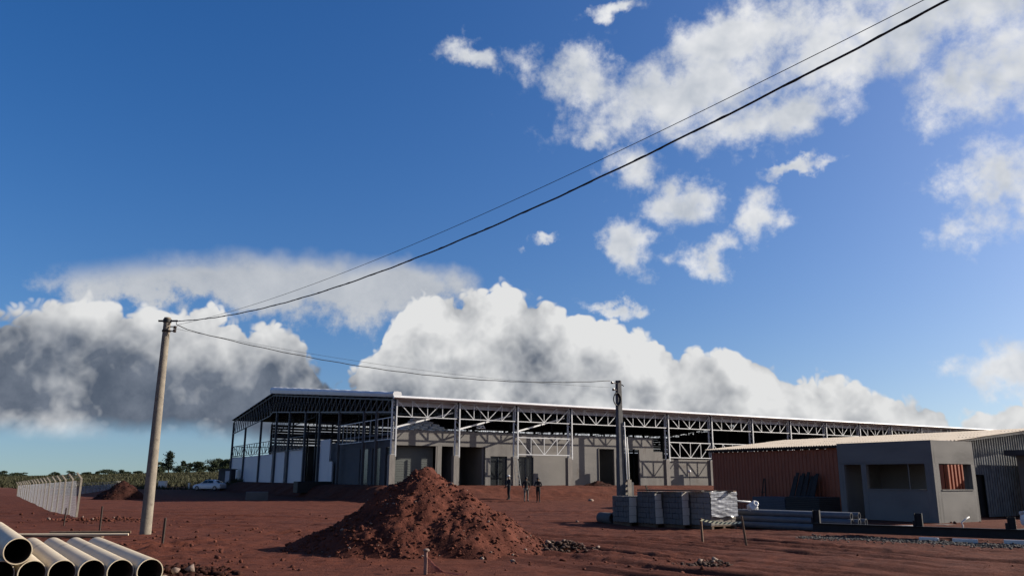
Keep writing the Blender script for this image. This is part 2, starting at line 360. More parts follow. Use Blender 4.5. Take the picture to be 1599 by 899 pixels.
# ------------------------------------------------------------------ the place's grid: the hall, shed, gatehouse and pallets share it
GRID = R(29.5); UX, UY = math.cos(GRID), math.sin(GRID)            # u runs along the hall's long front, v into its depth
HALL = (-9.7, 68.0)
def uv(p, a, b): return (p[0]+UX*a-UY*b, p[1]+UY*a+UX*b)

# ------------------------------------------------------------------ ground
def height(x, y, fine=True):
    x = np.asarray(x, float); y = np.asarray(y, float)
    a = (x-HALL[0])*UX+(y-HALL[1])*UY; b = -(x-HALL[0])*UY+(y-HALL[1])*UX
    wob = fbm(x, y, .25, 3)
    plat = 1.05*sst(-10.5, -1.6, b+wob*1.5)*sst(-4.2, -.6, a+wob*.8)
    # the ground falls away to the left of the hall, below its platform
    dip = -.66*sst(36, 58, y)*sst(1.5, 13.5, -x+wob*1.5)*(1-sst(86, 112, y))
    left = -.9*sst(16, 50, -x)*sst(20, 60, y)*(1-sst(92, 150, y))
    z = plat+np.minimum(dip, left)*(1-np.clip(plat/1.05, 0, 1))
    far = sst(95, 265, y)*(1.35+1.9*np.exp(-((x+78)/45.0)**2))*sst(-5, 25, -x-0.04*y+10)
    z = np.maximum(z, far-.2)+np.where(far > .2, 0, 0)
    near = 1-sst(60, 110, y)
    z = z + near*(.05*fbm(x, y, .22, 3)+.035*fbm(x+40, y, .8, 3))
    if fine:
        # wheel ruts: shallow grooves along the haul road, bending with the noise
        q = (x*.72+(y-22)*.69)+1.2*fbm(x, y, .11, 2); road = sst(-3.0, 1.5, x+.28*(y-22))*(1-sst(27, 33, y-.15*x))
        rut = np.zeros_like(x)
        for c0, wd, dp in ((-9.5, .28, .05), (-8.1, .22, .05), (-6.9, .30, .075), (-5.6, .2, .04), (-4.4, .32, .08), (-2.9, .25, .06), (-1.5, .3, .07), (.3, .25, .06), (1.8, .3, .05), (3.2, .25, .06), (5.2, .3, .05)):
            t = (q-c0)/wd; rut += dp*(-np.exp(-t*t)+.55*np.exp(-((np.abs(t)-1.7)/.6)**2))*(.6+1.1*perlin(x*.25+c0*3, y*.25))
        q2 = (y-33)*.97+x*.2+.9*fbm(x, y, .14, 2); r2 = np.zeros_like(x)
        for c0, wd, dp in ((-6.5, .25, .04), (-5.1, .3, .06), (-3.2, .25, .05), (-1.0, .35, .06), (1.2, .3, .07), (3.6, .35, .06), (6, .4, .07), (8.6, .4, .07), (11, .4, .06)):
            t = (q2-c0)/wd; r2 += dp*(-np.exp(-t*t)+.55*np.exp(-((np.abs(t)-1.7)/.6)**2))*(.6+1.2*perlin(x*.2+c0*3, y*.2))
        sl = -.69*x+.72*(y-22); track = fbm(q*2.6, sl*.10, 1.0, 4, .6)
        z = z + 2.1*rut*road*near + 1.3*r2*(1-road)*near*(1-sst(48, 56, y)) + .065*track*road*near + .028*fbm(q2*2.2, (x-.2*y)*.12, 1.0, 4, .6)*(1-road)*near
        rough_zone = .4+.9*sst(-.1, .35, fbm(x, y, .3, 3))+.8*np.exp(-(((x+8)/4.5)**2+((y-21)/5.5)**2))
        z = z + near*rough_zone*(.030*fbm(x, y, 1.9, 4, .6)+.012*np.abs(fbm(x, y, 6, 2)))
        # spoil thrown up round the near pole and the pipes
        z = z + .16*np.exp(-(((x+8.6)/1.6)**2+((y-20.5)/2.6)**2))*(.6+fbm(x, y, 1.3, 4, .6)) + .12*np.exp(-(((x+6.2)/2.2)**2+((y-26)/1.3)**2))*(.7+fbm(x, y, 1.7, 3))
    # pads: level ground below what is built
    def pad(z, cx, cy, r, zz): w = np.exp(-(((x-cx)**2+(y-cy)**2)/r**2)**3); return z*(1-w)+zz*w
    z = pad(z, 17.4, 35.2, 5.0, .10)
    return z
def hz(x, y): return float(height(np.array([x]), np.array([y]))[0])
def graded(lo, hi, step, out_lo, out_hi, ratio):
    c_ = list(np.arange(lo, hi, step)); s = step
    while c_[-1] < out_hi: s *= ratio; c_.append(c_[-1]+s)
    s = step; left = []; p = lo
    while p > out_lo: s *= ratio; p -= s; left.append(p)
    return np.array(left[::-1]+c_)
gx = graded(-12.5, 14.5, .06, -3000, 3000, 1.055)
gy = [9.0]
while gy[-1] < 120: gy.append(gy[-1]+max(.055, .0042*gy[-1]))
s_ = gy[-1]-gy[-2]
while gy[-1] < 4000: s_ *= 1.09; gy.append(gy[-1]+s_)
back = []; p_ = 9.0; s_ = .06
while p_ > -400: s_ *= 1.13; p_ -= s_; back.append(p_)
gy = np.array(back[::-1]+gy)
GX, GY = np.meshgrid(gx, gy); GZ = height(GX.ravel(), GY.ravel())
nx, ny = len(gx), len(gy)
me = bpy.data.meshes.new('ground'); me.vertices.add(nx*ny)
me.vertices.foreach_set('co', np.stack([GX.ravel(), GY.ravel(), GZ], 1).ravel())
i0 = (np.arange(ny-1)[:, None]*nx+np.arange(nx-1)[None, :]).ravel()
quads = np.stack([i0, i0+1, i0+nx+1, i0+nx], 1).ravel()
me.loops.add(len(quads)); me.loops.foreach_set('vertex_index', quads.astype(np.int32))
me.polygons.add(len(i0)); me.polygons.foreach_set('loop_start', (np.arange(len(i0))*4).astype(np.int32))
me.polygons.foreach_set('use_smooth', np.ones(len(i0), bool)); me.update(calc_edges=True)
_x, _y = GX.ravel(), GY.ravel(); n_ = fbm(_x, _y, .06, 4)
veg = sst(112, 128, _y+n_*26+.16*_x)                                            # where grass has taken over from bare soil
pale = np.exp(-((_y-128-.05*_x+6*n_)/7.0)**2)*(_x < -20)                        # dry track along the field's edge
grav = sst(.15, .5, 1-np.abs((-(_x-9.2)*.56-(_y-25.1)*.83)/.75)+n_*.4)*sst(8, 9.4, _x)*(1-sst(17, 19, _x))
for nm, ar in (('veg', veg*(1-.8*pale)), ('pale', pale), ('grav', grav)):
    at = me.attributes.new(nm, 'FLOAT', 'POINT'); at.data.foreach_set('value', ar.astype(np.float32))
gm = bpy.data.materials.new('red_soil'); gm.use_nodes = True; t_ = gm.node_tree; X.tree = t_; bs_ = t_.nodes['Principled BSDF']
tc_ = t_.nodes.new('ShaderNodeTexCoord'); P_ = X(tc_.outputs['Object'])
def gattr(n):
    a = t_.nodes.new('ShaderNodeAttribute'); a.attribute_name = n; return X(a.outputs['Fac'])
big = xnoise(P_, .35, 5, .6); mid = xnoise(P_, 2.2, 6, .65); fin = xnoise(P_, 16, 6, .7)
str_ = xnoise(vmath('MULTIPLY', P_, (.8, 2.6, 1)), 1.0, 5, .65)
c_ = xmix(mid.sstep(.32, .68), (0.0851, 0.0260, 0.0151), (0.0562, 0.0160, 0.0098))
c_ = xmix(big.sstep(.45, .75)*.7, c_, (0.0453, 0.0138, 0.0091))
c_ = xmix(str_.sstep(.55, .8)*.6, c_, (0.1050, 0.0403, 0.0257))
c_ = xmix(fin.sstep(.62, .82)*.55, c_, (0.1195, 0.0556, 0.0378))
gr_ = xmix(xnoise(P_, .12, 5, .6).sstep(.35, .65), (0.0257, 0.0299, 0.0108), (0.0436, 0.0394, 0.0166))
c_ = xmix(gattr('veg'), c_, gr_); c_ = xmix(gattr('pale'), c_, (0.0830, 0.0436, 0.0311)); c_ = xmix(gattr('grav')*.9, c_, (0.0456, 0.0394, 0.0373))
t_.links.new(c_.s, bs_.inputs['Base Color']); bs_.inputs['Roughness'].default_value = .95; bs_.inputs['Specular IOR Level'].default_value = .12
bp = t_.nodes.new('ShaderNodeBump'); bp.inputs['Strength'].default_value = .9; bp.inputs['Distance'].default_value = .05
t_.links.new((fin*.6+xnoise(P_, 45, 5, .7)*.35+mid*.6).s, bp.inputs['Height']); t_.links.new(bp.outputs[0], bs_.inputs['Normal'])
me.materials.append(gm); ground = link(bpy.data.objects.new('ground', me)); tag(ground, 'bare rutted red soil of the building site with a grassy field beyond', None, None, 'structure')

# ------------------------------------------------------------------ the steel hall
ZB = 1.05; BAY = 5.84; NB = 15; LEN = BAY*NB; PEAK_B, FAR_B = 43.0, 68.0
EAVE, PEAK, FAR_E = 7.05, 11.05, 9.05
hall = thing('steel_hall', (HALL[0], HALL[1], ZB), 'long unfinished steel hall with white roof, lattice trusses and grey concrete front', 'building', rz=GRID)
def roof_z(b): return EAVE+(PEAK-EAVE)*b/PEAK_B if b <= PEAK_B else PEAK+(FAR_E-PEAK)*(b-PEAK_B)/(FAR_B-PEAK_B)
st, sd = M['steel'], M['steel_dark']
# roof slopes with underside sheets and purlins
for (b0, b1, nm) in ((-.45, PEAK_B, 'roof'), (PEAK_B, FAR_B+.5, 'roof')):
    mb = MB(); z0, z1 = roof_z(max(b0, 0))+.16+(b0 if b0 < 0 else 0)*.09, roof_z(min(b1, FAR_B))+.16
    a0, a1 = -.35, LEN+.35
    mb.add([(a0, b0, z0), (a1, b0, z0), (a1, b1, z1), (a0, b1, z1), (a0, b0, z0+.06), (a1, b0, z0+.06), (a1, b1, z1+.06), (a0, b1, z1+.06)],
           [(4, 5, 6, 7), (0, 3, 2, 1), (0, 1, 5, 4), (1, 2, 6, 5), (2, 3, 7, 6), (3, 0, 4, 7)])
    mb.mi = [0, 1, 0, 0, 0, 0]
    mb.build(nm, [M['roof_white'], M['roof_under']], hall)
for k in range(30):
    b = 1.2+k*2.28
    if b < FAR_B: member('purlin', (-.3, b, roof_z(b)+.07), (LEN, b, roof_z(b)+.07), .08, .16, sd, hall)
# white edge gutter and the grey strip below it along the long front
for i in range(NB):
    x0, x1 = i*BAY-(.4 if i == 0 else 0)+.004, (i+1)*BAY-.004; gp = [(-.36, .0), (-.50, .02), (-.60, .10), (-.58, .17), (-.48, .23), (-.30, .285), (-.05, .31), (-.05, .27), (-.36, .20)]
    ng = len(gp); MB().add([(x, b_, EAVE+z_) for x in (x0, x1) for b_, z_ in gp], [(k, (k+1) % ng, ng+(k+1) % ng, ng+k) for k in range(ng)]+[tuple(range(ng-1, -1, -1)), tuple(ng+k for k in range(ng))]).build('gutter', M['roof_white'], hall)
    slab('fascia_sheet', i*BAY+.006, (i+1)*BAY-.006, .55, .60, EAVE-.50, EAVE+.12, M['panel'], hall)
# white rolled edge lying along the near slope of the gable end
mb = MB(); n = 40
sec = lambda h: [(-.42, 0), (-.46, h*.5), (-.36, h*.92), (-.05, h), (.25, h*.9), (.33, h*.4), (.3, 0)]
rows = []
for k in range(n+1):
    b = PEAK_B+.6-(PEAK_B+1.1)*k/n; h = .78-.42*k/n+.02*math.sin(k*2.1)
    rows.append([(x, b, roof_z(max(0, min(b, PEAK_B)))+.23+zz) for x, zz in sec(h)])
vs = [p for r in rows for p in r]; w_ = 7; fs = [(k*w_+j, k*w_+j+1, (k+1)*w_+j+1, (k+1)*w_+j) for k in range(n) for j in range(w_-1)]
fs += [tuple(range(w_)), tuple(n*w_+j for j in range(w_-1, -1, -1))]
mb.add(vs, fs); mb.build('roof_edge_roll', M['roof_white'], hall)

def lattice(name, parent, p0, p1, h, panels, mat, w=.07, flip_mid=True, diag=True):
    """a parallel-chord truss between two points of its top chord; every chord, vertical and diagonal is a piece"""
    e = bpy.data.objects.new(name, None); e.empty_display_size = .2; link(e, parent)
    p0, p1 = Vector(p0), Vector(p1); dn = Vector((0, 0, -h))
    member('top_chord', p0, p1, w*1.15, w*1.15, mat, e); member('bottom_chord', p0+dn, p1+dn, w*1.05, w*1.05, mat, e)
    for k in range(panels+1):
        q = p0.lerp(p1, k/panels); eps = .03 if k == 0 else (-.03 if k == panels else 0); q = q+(p1-p0).normalized()*eps
        member('vertical', q, q+dn, w*.75, w*.75, mat, e)
        if diag and k < panels:
            q, q1 = p0.lerp(p1, k/panels), p0.lerp(p1, (k+1)/panels)
            if k < panels/2 or not flip_mid: member('diagonal', q, q1+dn, w*.8, w*.8, mat, e)
            else: member('diagonal', q+dn, q1, w*.8, w*.8, mat, e)
    return e
TR = 1.36
for i in range(NB):
    lattice('eave_truss', hall, (i*BAY+.12, 0, EAVE-.06), ((i+1)*BAY-.12, 0, EAVE-.06), TR, 4, st)
for i in (2, 5, 6, 7, 8):
    lattice('sill_truss', hall, (i*BAY+.12, 0, 4.22), ((i+1)*BAY-.12, 0, 4.22), 1.5, 4, st)
for i in range(3):
    member('knee_brace', (i*BAY+.15, .25, 4.75), ((i+1)*BAY-.1, .9, 6.2), .11, .13, st, hall)
for i in range(NB+1):
    e = bpy.data.objects.new('column', None); link(e, hall); e.location = (i*BAY, 0, 0)
    slab('pillar', -.40, .06, -.12, .36, -1.2, 2.5, M['pillar'], e)
    for dx, dy in ((.10, -.06), (-.22, .16)):
        member('steel_post', (dx, dy, 2.35), (dx, dy, EAVE), .11, .11, st, e)
    member('cap_plate', (-.3, .05, 2.52), (.17, .05, 2.52), .34, .03, st, e)
    for k in range(9):
        z = 2.75+k*.48; member('lacing', (.10, -.06, z), (-.22, .16, z+.40), .03, .03, st, e)
# frames across the hall (one part each) and the gable frame member by member
def frame_pts(n=46):
    return [(FAR_B*k/n) for k in range(n+1)]
def depth_at(b):
    return 1.0+1.15*max(0, 1-abs(b-PEAK_B)/PEAK_B)+(.35 if b > PEAK_B else 0)
fp = frame_pts()
for i in range(1, NB+1):
    mb = MB()
    for k in range(len(fp)-1):
        b, b1 = fp[k], fp[k+1]; z, z1 = roof_z(b), roof_z(b1); l, l1 = z-depth_at(b), z1-depth_at(b1)
        mb.bar((i*BAY, b, z-.04), (i*BAY, b1, z1-.04), .10).bar((i*BAY, b, l), (i*BAY, b1, l1), .10)
        mb.bar((i*BAY, b, l), (i*BAY, b1, z1) if k % 2 else (i*BAY, b1, l1), .06) if k % 2 else mb.bar((i*BAY, b, z), (i*BAY, b1, l1), .06)
        mb.bar((i*BAY, b, l), (i*BAY, b, z), .05)
    for b in (21.7, 43.0, 55.0): mb.bar((i*BAY, b, -.5), (i*BAY, b, roof_z(b)-.9), .22)
    mb.build('roof_truss', sd, hall)
e = bpy.data.objects.new('gable_truss', None); link(e, hall)
member('top_chord', (0, -.05, EAVE-.06), (0, PEAK_B, PEAK-.06), .13, .16, sd, e); member('top_chord', (0, PEAK_B, PEAK-.06), (0, FAR_B, FAR_E-.06), .13, .16, sd, e)
for k in range(len(fp)-1):
    b, b1 = fp[k], fp[k+1]; z, z1 = roof_z(b)-.08, roof_z(b1)-.08; l, l1 = z-depth_at(b), z1-depth_at(b1)
    member('bottom_chord', (0, b, l), (0, b1, l1), .11, .13, M['tube'], e)
    member('vertical', (0, b, l), (0, b, z), .07, .07, sd, e)
    member('diagonal', (0, b, z), (0, b1, l1), .07, .07, M['tube'], e) if (b < PEAK_B) else member('diagonal', (0, b, l), (0, b1, z1), .07, .07, M['tube'], e)
# columns of the gable end
GC = [4.3, 7.6, 14.9, 21.7, 27.2, 34.2, 40.6, 49.1, 59.0, 68.0]
for b in GC:
    member('gable_column', (0, b, -1.2), (0, b, roof_z(b)-depth_at(b)), .24, .30, sd if b > 16 else M['pole_grey'], hall)
# white wall panels low on the far half of the gable end, each a piece
for b0, b1, top, bot in ((59.15, 67.85, 3.47, -.75), (49.25, 58.85, 3.48, -.7), (42.2, 48.95, 3.5, -.65), (36.0, 40.35, 3.72, -.25), (28.2, 35.0, 3.8, -.2), (18.0, 21.4, 4.45, -.15)):
    slab('wall_panel', .10, .22, b0, b1, bot, top, M['panel'], hall)
slab('wall_panel', .10, .2, 17.0, 17.98, -.15, 2.2, M['panel'], hall)
# lattice girts between the gable columns
gl = [0.1]+GC
for k in range(len(GC)):
    b0, b1 = gl[k], gl[k+1]
    if b0 >= 27: lattice('girt_truss', hall, (0, b0+.15, 5.15), (0, b1-.15, 5.15), 1.45, max(4, int((b1-b0)/1.5)), sd, .07)
    elif b0 < 14: lattice('girt_truss', hall, (0, b0+.15, 5.6), (0, b1-.15, 5.6), 1.8, max(2, int((b1-b0)/1.2)), st, .06, diag=False)
# dark bare wall with door openings behind the near half of the gable end
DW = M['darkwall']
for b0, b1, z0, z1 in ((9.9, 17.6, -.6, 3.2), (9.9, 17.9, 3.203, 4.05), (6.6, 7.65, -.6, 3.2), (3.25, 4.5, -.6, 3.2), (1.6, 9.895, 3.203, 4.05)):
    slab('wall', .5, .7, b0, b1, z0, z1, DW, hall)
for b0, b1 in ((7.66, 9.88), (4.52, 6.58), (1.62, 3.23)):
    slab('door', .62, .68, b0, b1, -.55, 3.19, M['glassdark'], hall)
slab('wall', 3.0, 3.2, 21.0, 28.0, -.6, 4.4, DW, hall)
# plinth below the gable end
slab('plinth', -.05, .35, 17.0, 68.2, -1.6, -.16, DW, hall)

# concrete front wall, set back behind the columns, with its openings
CW = M['concrete']; B0, B1 = 1.4, 1.62; TOPW = 4.62
def wallpiece(a0, a1, z0, z1, mat=CW): return slab('wall', a0, a1, B0, B1, z0, z1, mat, hall)
TOPS = 4.62
spans = [(0.3, .72, -1, TOPS), (4.56, 4.98, -1, 3.33), (6.09, 6.70, -1, 3.33), (9.27, 9.8, -1, TOPS), (11.51, 12.72, -1, TOPS), (14.3, 21.63, -1, TOPS), (23.55, 24.65, -1, 3.52), (26.65, 28.45, -1, TOPS), (28.454, 29.6, -1, 3.3), (29.604, 36.3, -1, 2.6),
         (.724, 9.266, 3.334, TOPS), (9.804, 11.506, 2.56, TOPS), (12.724, 14.296, 2.56, TOPS), (21.634, 26.646, 3.524, TOPS)]
for s4 in spans: wallpiece(*s4)
for a0 in (36.4+k*5.84 for k in range(8)): wallpiece(a0, a0+5.6, -1, 2.6, CW)
# what closes the openings, further in
slab('roller_door', .8, 4.5, 2.2, 2.28, -1, 3.3, M['shutter'], hall)
for k in range(16): member('shutter_slat', (.82, 2.19, .0+k*.2), (4.48, 2.19, .0+k*.2), .02, .03, M['shutter'], hall)
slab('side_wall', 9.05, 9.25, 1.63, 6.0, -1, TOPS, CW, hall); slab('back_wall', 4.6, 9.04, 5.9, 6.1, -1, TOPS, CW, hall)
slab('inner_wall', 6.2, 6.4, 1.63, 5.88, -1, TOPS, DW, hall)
member('door_post', (4.4, 1.3, -.3), (4.4, 1.3, 3.3), .09, .09, M['pillar'], hall)
for a0, a1, zt in ((9.83, 11.48, 2.54), (12.75, 14.27, 2.54)):
    d = slab('door', a0, a1, 1.56, 1.6, -.5, zt, M['glassdark'], hall)
    for q in (a0+.03, (a0+a1)/2, a1-.03): member('door_frame', (q, 1.53, -.3), (q, 1.53, zt-.02), .05, .05, sd, hall)
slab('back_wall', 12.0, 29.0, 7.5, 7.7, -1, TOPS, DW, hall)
for a0, a1 in ((21.66, 23.52), (24.68, 26.62)):
    for q in (a0, a1): member('door_frame', (q, 1.36, -.5), (q, 1.36, 3.5), .07, .07, CW, hall)
    member('door_frame', (a0, 1.36, 3.5), (a1, 1.36, 3.5), .07, .07, CW, hall)
slab('upper_floor', .3, 28.3, 1.66, 14.0, 4.2, 4.4, DW, hall)
# uneven mortar crest on top of the front wall
mb = MB()
for k in range(70):
    a = .4+k*.4
    if random.random() < .75: mb.box(a, a+random.uniform(.15, .38), B0+.02, B1-.02, TOPS+.002, TOPS+random.uniform(.02, .12))
o = mb.build('wall_crest', CW, hall); tag(o, kind='stuff')
# far long side: low panels, columns, louvre slats with light between, first bay left open
for i in range(NB):
    slab('wall_panel', i*BAY+.16, (i+1)*BAY-.16, FAR_B-.2, FAR_B-.08, -1.2, 3.6 if i == 0 else 5.6, M['panel'] if i < 2 else DW, hall)
    if i == 0: lattice('girt_truss', hall, (.15, FAR_B, 5.2), (BAY-.15, FAR_B, 5.2), 1.5, 4, sd)
    else:
        for k in range(7):
            z = 5.75+k*.44
            if z < FAR_E-.3: slab('louvre', i*BAY+.16, (i+1)*BAY-.16, FAR_B-.16, FAR_B-.1, z, z+(random.choice((.33, .36, .38)) if i < 3 else random.choice((.38, .40, .425))), sd, hall)
for i in range(NB+1): member('far_column', (i*BAY, FAR_B, -1.2), (i*BAY, FAR_B, FAR_E-.2), .28, .28, sd, hall)
for k in range(17):
    b_ = .6+k*4.0; slab('end_wall', LEN-.3, LEN-.15, b_, min(b_+3.99, FAR_B-.3), -1.2, min(roof_z(b_), roof_z(min(b_+4, FAR_B)))-.05, DW, hall)
# floor beams seen end to end through the open gable
for b, z in ((30.0, 5.6), (45.0, 5.9), (24.0, 6.4)):
    member('floor_beam', (.6, b, z), (30, b, z), .2, .28, sd, hall)
# hanging twin lamp under the roof
e = bpy.data.objects.new('hanging_lamp', None); link(e, hall); e.location = (8.6, 1.1, 4.95)
mb = MB(); mb.add([(-.45, -.1, 0), (.45, -.1, 0), (.45, .1, 0), (-.45, .1, 0), (-.28, -.08, .3), (.28, -.08, .3), (.28, .08, .3), (-.28, .08, .3)], [(0, 3, 2, 1), (4, 5, 6, 7), (0, 1, 5, 4), (1, 2, 6, 5), (2, 3, 7, 6), (3, 0, 4, 7)])
mb.build('housing', M['steel'], e); MB().bar((0, 0, .3), (0, 0, 2.2), .02).build('rod', M['steel'], e)
for dx in (-.18, .18): MB().lathe([(.02, -.02), (.1, .02), (.1, .1)], 10, (dx, -.1, .08)).build('lens', M['black'], e)

# pile of grey sacks stored on the upper floor
def pillow(L, W, H):
    bm = bmesh.new(); bmesh.ops.create_cube(bm, size=1); bmesh.ops.subdivide_edges(bm, edges=bm.edges, cuts=2, use_grid_fill=True)
    for v in bm.verts:
        p = v.co*2; k = 1-.35*(abs(p.x)**3)*.6-.35*(abs(p.y)**3)*.6; v.co = Vector((p.x*L/2*(1-.12*abs(p.y)**2), p.y*W/2*(1-.12*abs(p.x)**2), p.z*H/2*max(.25, k)))
    m_ = bpy.data.meshes.new('sack'); bm.to_mesh(m_); bm.free()
    m_.polygons.foreach_set('use_smooth', [True]*len(m_.polygons)); return m_
sp = thing('sack_pile', (*uv(HALL, 4.4, 3.2), ZB+4.4), 'stepped pile of pale grey sacks on the upper floor under the first bays', 'sacks', rz=GRID)
sm = pillow(.82, .55, .27); sm.materials.append(M['sack'])
for lvl in range(7):
    half = 2.9-lvl*.36
    nrow = int(2*half/.8)
    for k in range(nrow):
        for r in range(2 if lvl < 3 else 1):
            o = bpy.data.objects.new('sack', sm); link(o, sp)
            o.location = (-half+.4+k*.8+random.uniform(-.08, .08)-lvl*.05, r*.5+lvl*.16+random.uniform(-.06, .06), .12+lvl*.235); o.rotation_euler = (random.uniform(-.06, .06), random.uniform(-.06, .06), random.uniform(-.15, .15))

# ------------------------------------------------------------------ heaps of soil
_bm = bmesh.new(); bmesh.ops.create_icosphere(_bm, subdivisions=1, radius=1); ICO_V = np.array([v.co[:] for v in _bm.verts]); ICO_F = np.array([[v.index for v in f.verts] for f in _bm.faces]); _bm.free()
def rocks(name, pts, sizes, mat, parent=None, seed=1, flat=.75):
    """many small irregular lumps in one mesh"""
    r = np.random.default_rng(seed); n = len(pts); nv, nf = len(ICO_V), len(ICO_F)
    V = np.repeat(ICO_V[None], n, 0)*r.uniform(.45, 1.35, (n, nv, 1))*r.uniform(.6, 1.4, (n, 1, 3))
    a = r.uniform(0, 2*np.pi, n); b = r.uniform(0, 2*np.pi, n); ca, sa, cb, sb = np.cos(a), np.sin(a), np.cos(b), np.sin(b)
    y, z = V[:, :, 1]*cb[:, None]-V[:, :, 2]*sb[:, None], V[:, :, 1]*sb[:, None]+V[:, :, 2]*cb[:, None]; V[:, :, 1], V[:, :, 2] = y, z*flat
    x, y = V[:, :, 0]*ca[:, None]-V[:, :, 1]*sa[:, None], V[:, :, 0]*sa[:, None]+V[:, :, 1]*ca[:, None]; V[:, :, 0], V[:, :, 1] = x*1.15, y*.9
    V = V*np.asarray(sizes)[:, None, None]+np.asarray(pts)[:, None, :]
    F = (ICO_F[None]+(np.arange(n)*nv)[:, None, None]).reshape(-1)
    m_ = bpy.data.meshes.new(name); m_.vertices.add(n*nv); m_.vertices.foreach_set('co', V.ravel())
    m_.loops.add(len(F)); m_.loops.foreach_set('vertex_index', F.astype(np.int32)); m_.polygons.add(n*nf); m_.polygons.foreach_set('loop_start', (np.arange(n*nf)*3).astype(np.int32))
    m_.update(calc_edges=True); m_.materials.append(mat)
    return link(bpy.data.objects.new(name, m_), parent)
def heap(name, loc, cones, rx, ry, label, mat, clodmat, nclod, amp=.18, step=.05, seed=3, csize=(.012, .06)):
    """a tipped heap: cones (x, y, height, slope) merged, roughened and strewn with clods"""
    e = thing(name, loc, label, 'dirt mound')
    xs = np.arange(-rx, rx+step, step); ys = np.arange(-ry, ry+step, step); XX, YY = np.meshgrid(xs, ys); x, y = XX.ravel(), YY.ravel()
    def hh(x, y):
        wx, wy = x+.22*fbm(x+seed, y, .9, 3), y+.22*fbm(x, y+seed*2, .9, 3); z = np.full_like(x, -9.0)
        for cx, cy, h, s in cones:
            d = np.sqrt((wx-cx)**2+((wy-cy))**2+.03)
            c_ = h-s*d; k = .10; t = np.clip(.5+.5*(c_-z)/k, 0, 1); z = z*(1-t)+c_*t+k*t*(1-t)
        up = sst(-.1, .5, z)
        z = z+up*(amp*fbm(x+seed*7, y, 1.1, 5, .55)+.05*amp/.12*np.abs(fbm(x, y+seed, 4.5, 3, .6))+.028*fbm(x, y+seed, 9, 3, .7))
        return z
    z = hh(x, y); gz = height(x+loc[0], y+loc[1])-loc[2]; keep = z > -.30
    z = np.maximum(z, -.30); nx_, ny_ = len(xs), len(ys); m_ = bpy.data.meshes.new('heap')
    i0 = (np.arange(ny_-1)[:, None]*nx_+np.arange(nx_-1)[None, :]).ravel(); q = np.stack([i0, i0+1, i0+nx_+1, i0+nx_], 1)
    q = q[keep[q].any(1)]; used = np.unique(q); mp = np.full(nx_*ny_, -1); mp[used] = np.arange(len(used)); q = mp[q]
    m_.vertices.add(len(used)); m_.vertices.foreach_set('co', np.stack([x, y, z], 1)[used].ravel())
    m_.loops.add(q.size); m_.loops.foreach_set('vertex_index', q.ravel().astype(np.int32)); m_.polygons.add(len(q)); m_.polygons.foreach_set('loop_start', (np.arange(len(q))*4).astype(np.int32))
    m_.polygons.foreach_set('use_smooth', np.ones(len(q), bool)); m_.update(calc_edges=True); m_.materials.append(mat)
    link(bpy.data.objects.new('soil_body', m_), e)
    r = np.random.default_rng(seed); px, py = r.uniform(-rx, rx, nclod*3), r.uniform(-ry, ry, nclod*3); pz = hh(px, py); g = height(px+loc[0], py+loc[1])-loc[2]
    ok = pz > g-.02; px, py, pz = px[ok][:nclod], py[ok][:nclod], pz[ok][:nclod]
    sz = csize[0]+(csize[1]-csize[0])*r.power(.30, len(px))**2.0
    o = rocks('clods', np.stack([px, py, pz+sz*.2], 1), sz, clodmat, e, seed); tag(o, kind='stuff')
    k = max(5, nclod//130); sel = r.choice(len(px), min(k, len(px)), replace=False)
    o = rocks('pale_stones', np.stack([px, py, pz+.01], 1)[sel], r.uniform(.012, .04, len(sel)), M['stone'], e, seed+1); tag(o, kind='stuff')
    return e
heap('soil_mound', (-2.05, 20.9, 0), [(-.12, .1, 2.06, .72), (.80, -.30, 1.46, .68), (.95, -1.05, 1.16, .72), (-1.0, -.80, 1.24, .72), (-1.15, -1.45, .80, .68), (-.1, -1.5, .40, .6), (1.55, -.45, .98, .64), (-2.05, .1, .72, .6), (.55, -1.3, .60, .6), (2.3, -.1, .45, .5), (-1.7, -1.1, .5, .58), (-2.5, -.35, .50, .5), (2.75, -.3, .30, .42)],
     3.9, 3.3, 'large freshly tipped red soil mound in the middle of the yard', M['soil'], M['clod'], 11000, csize=(.006, .052))
heap('soil_mound', (-33.4, 71.6, -.88), [(0, 0, 2.35, .80), (-1.1, .3, 1.7, .7), (1.0, -.2, 1.7, .9)], 4.4, 3.8, 'dark soil mound beside the back fence, left of the round pole', M['soil_dark'], M['soil_dark'], 700, seed=8, step=.09, csize=(.03, .09))
_p = uv(HALL, 19.6, -1.4)
heap('soil_mound', (_p[0], _p[1], hz(*_p)-.05), [(0, 0, .55, .5), (-.7, .1, .35, .4), (.8, -.1, .3, .4)], 2.2, 1.4, 'low dark soil mound at the foot of the hall front by the tall doorways', M['soil_dark'], M['soil_dark'], 200, seed=12, step=.07, csize=(.02, .06))

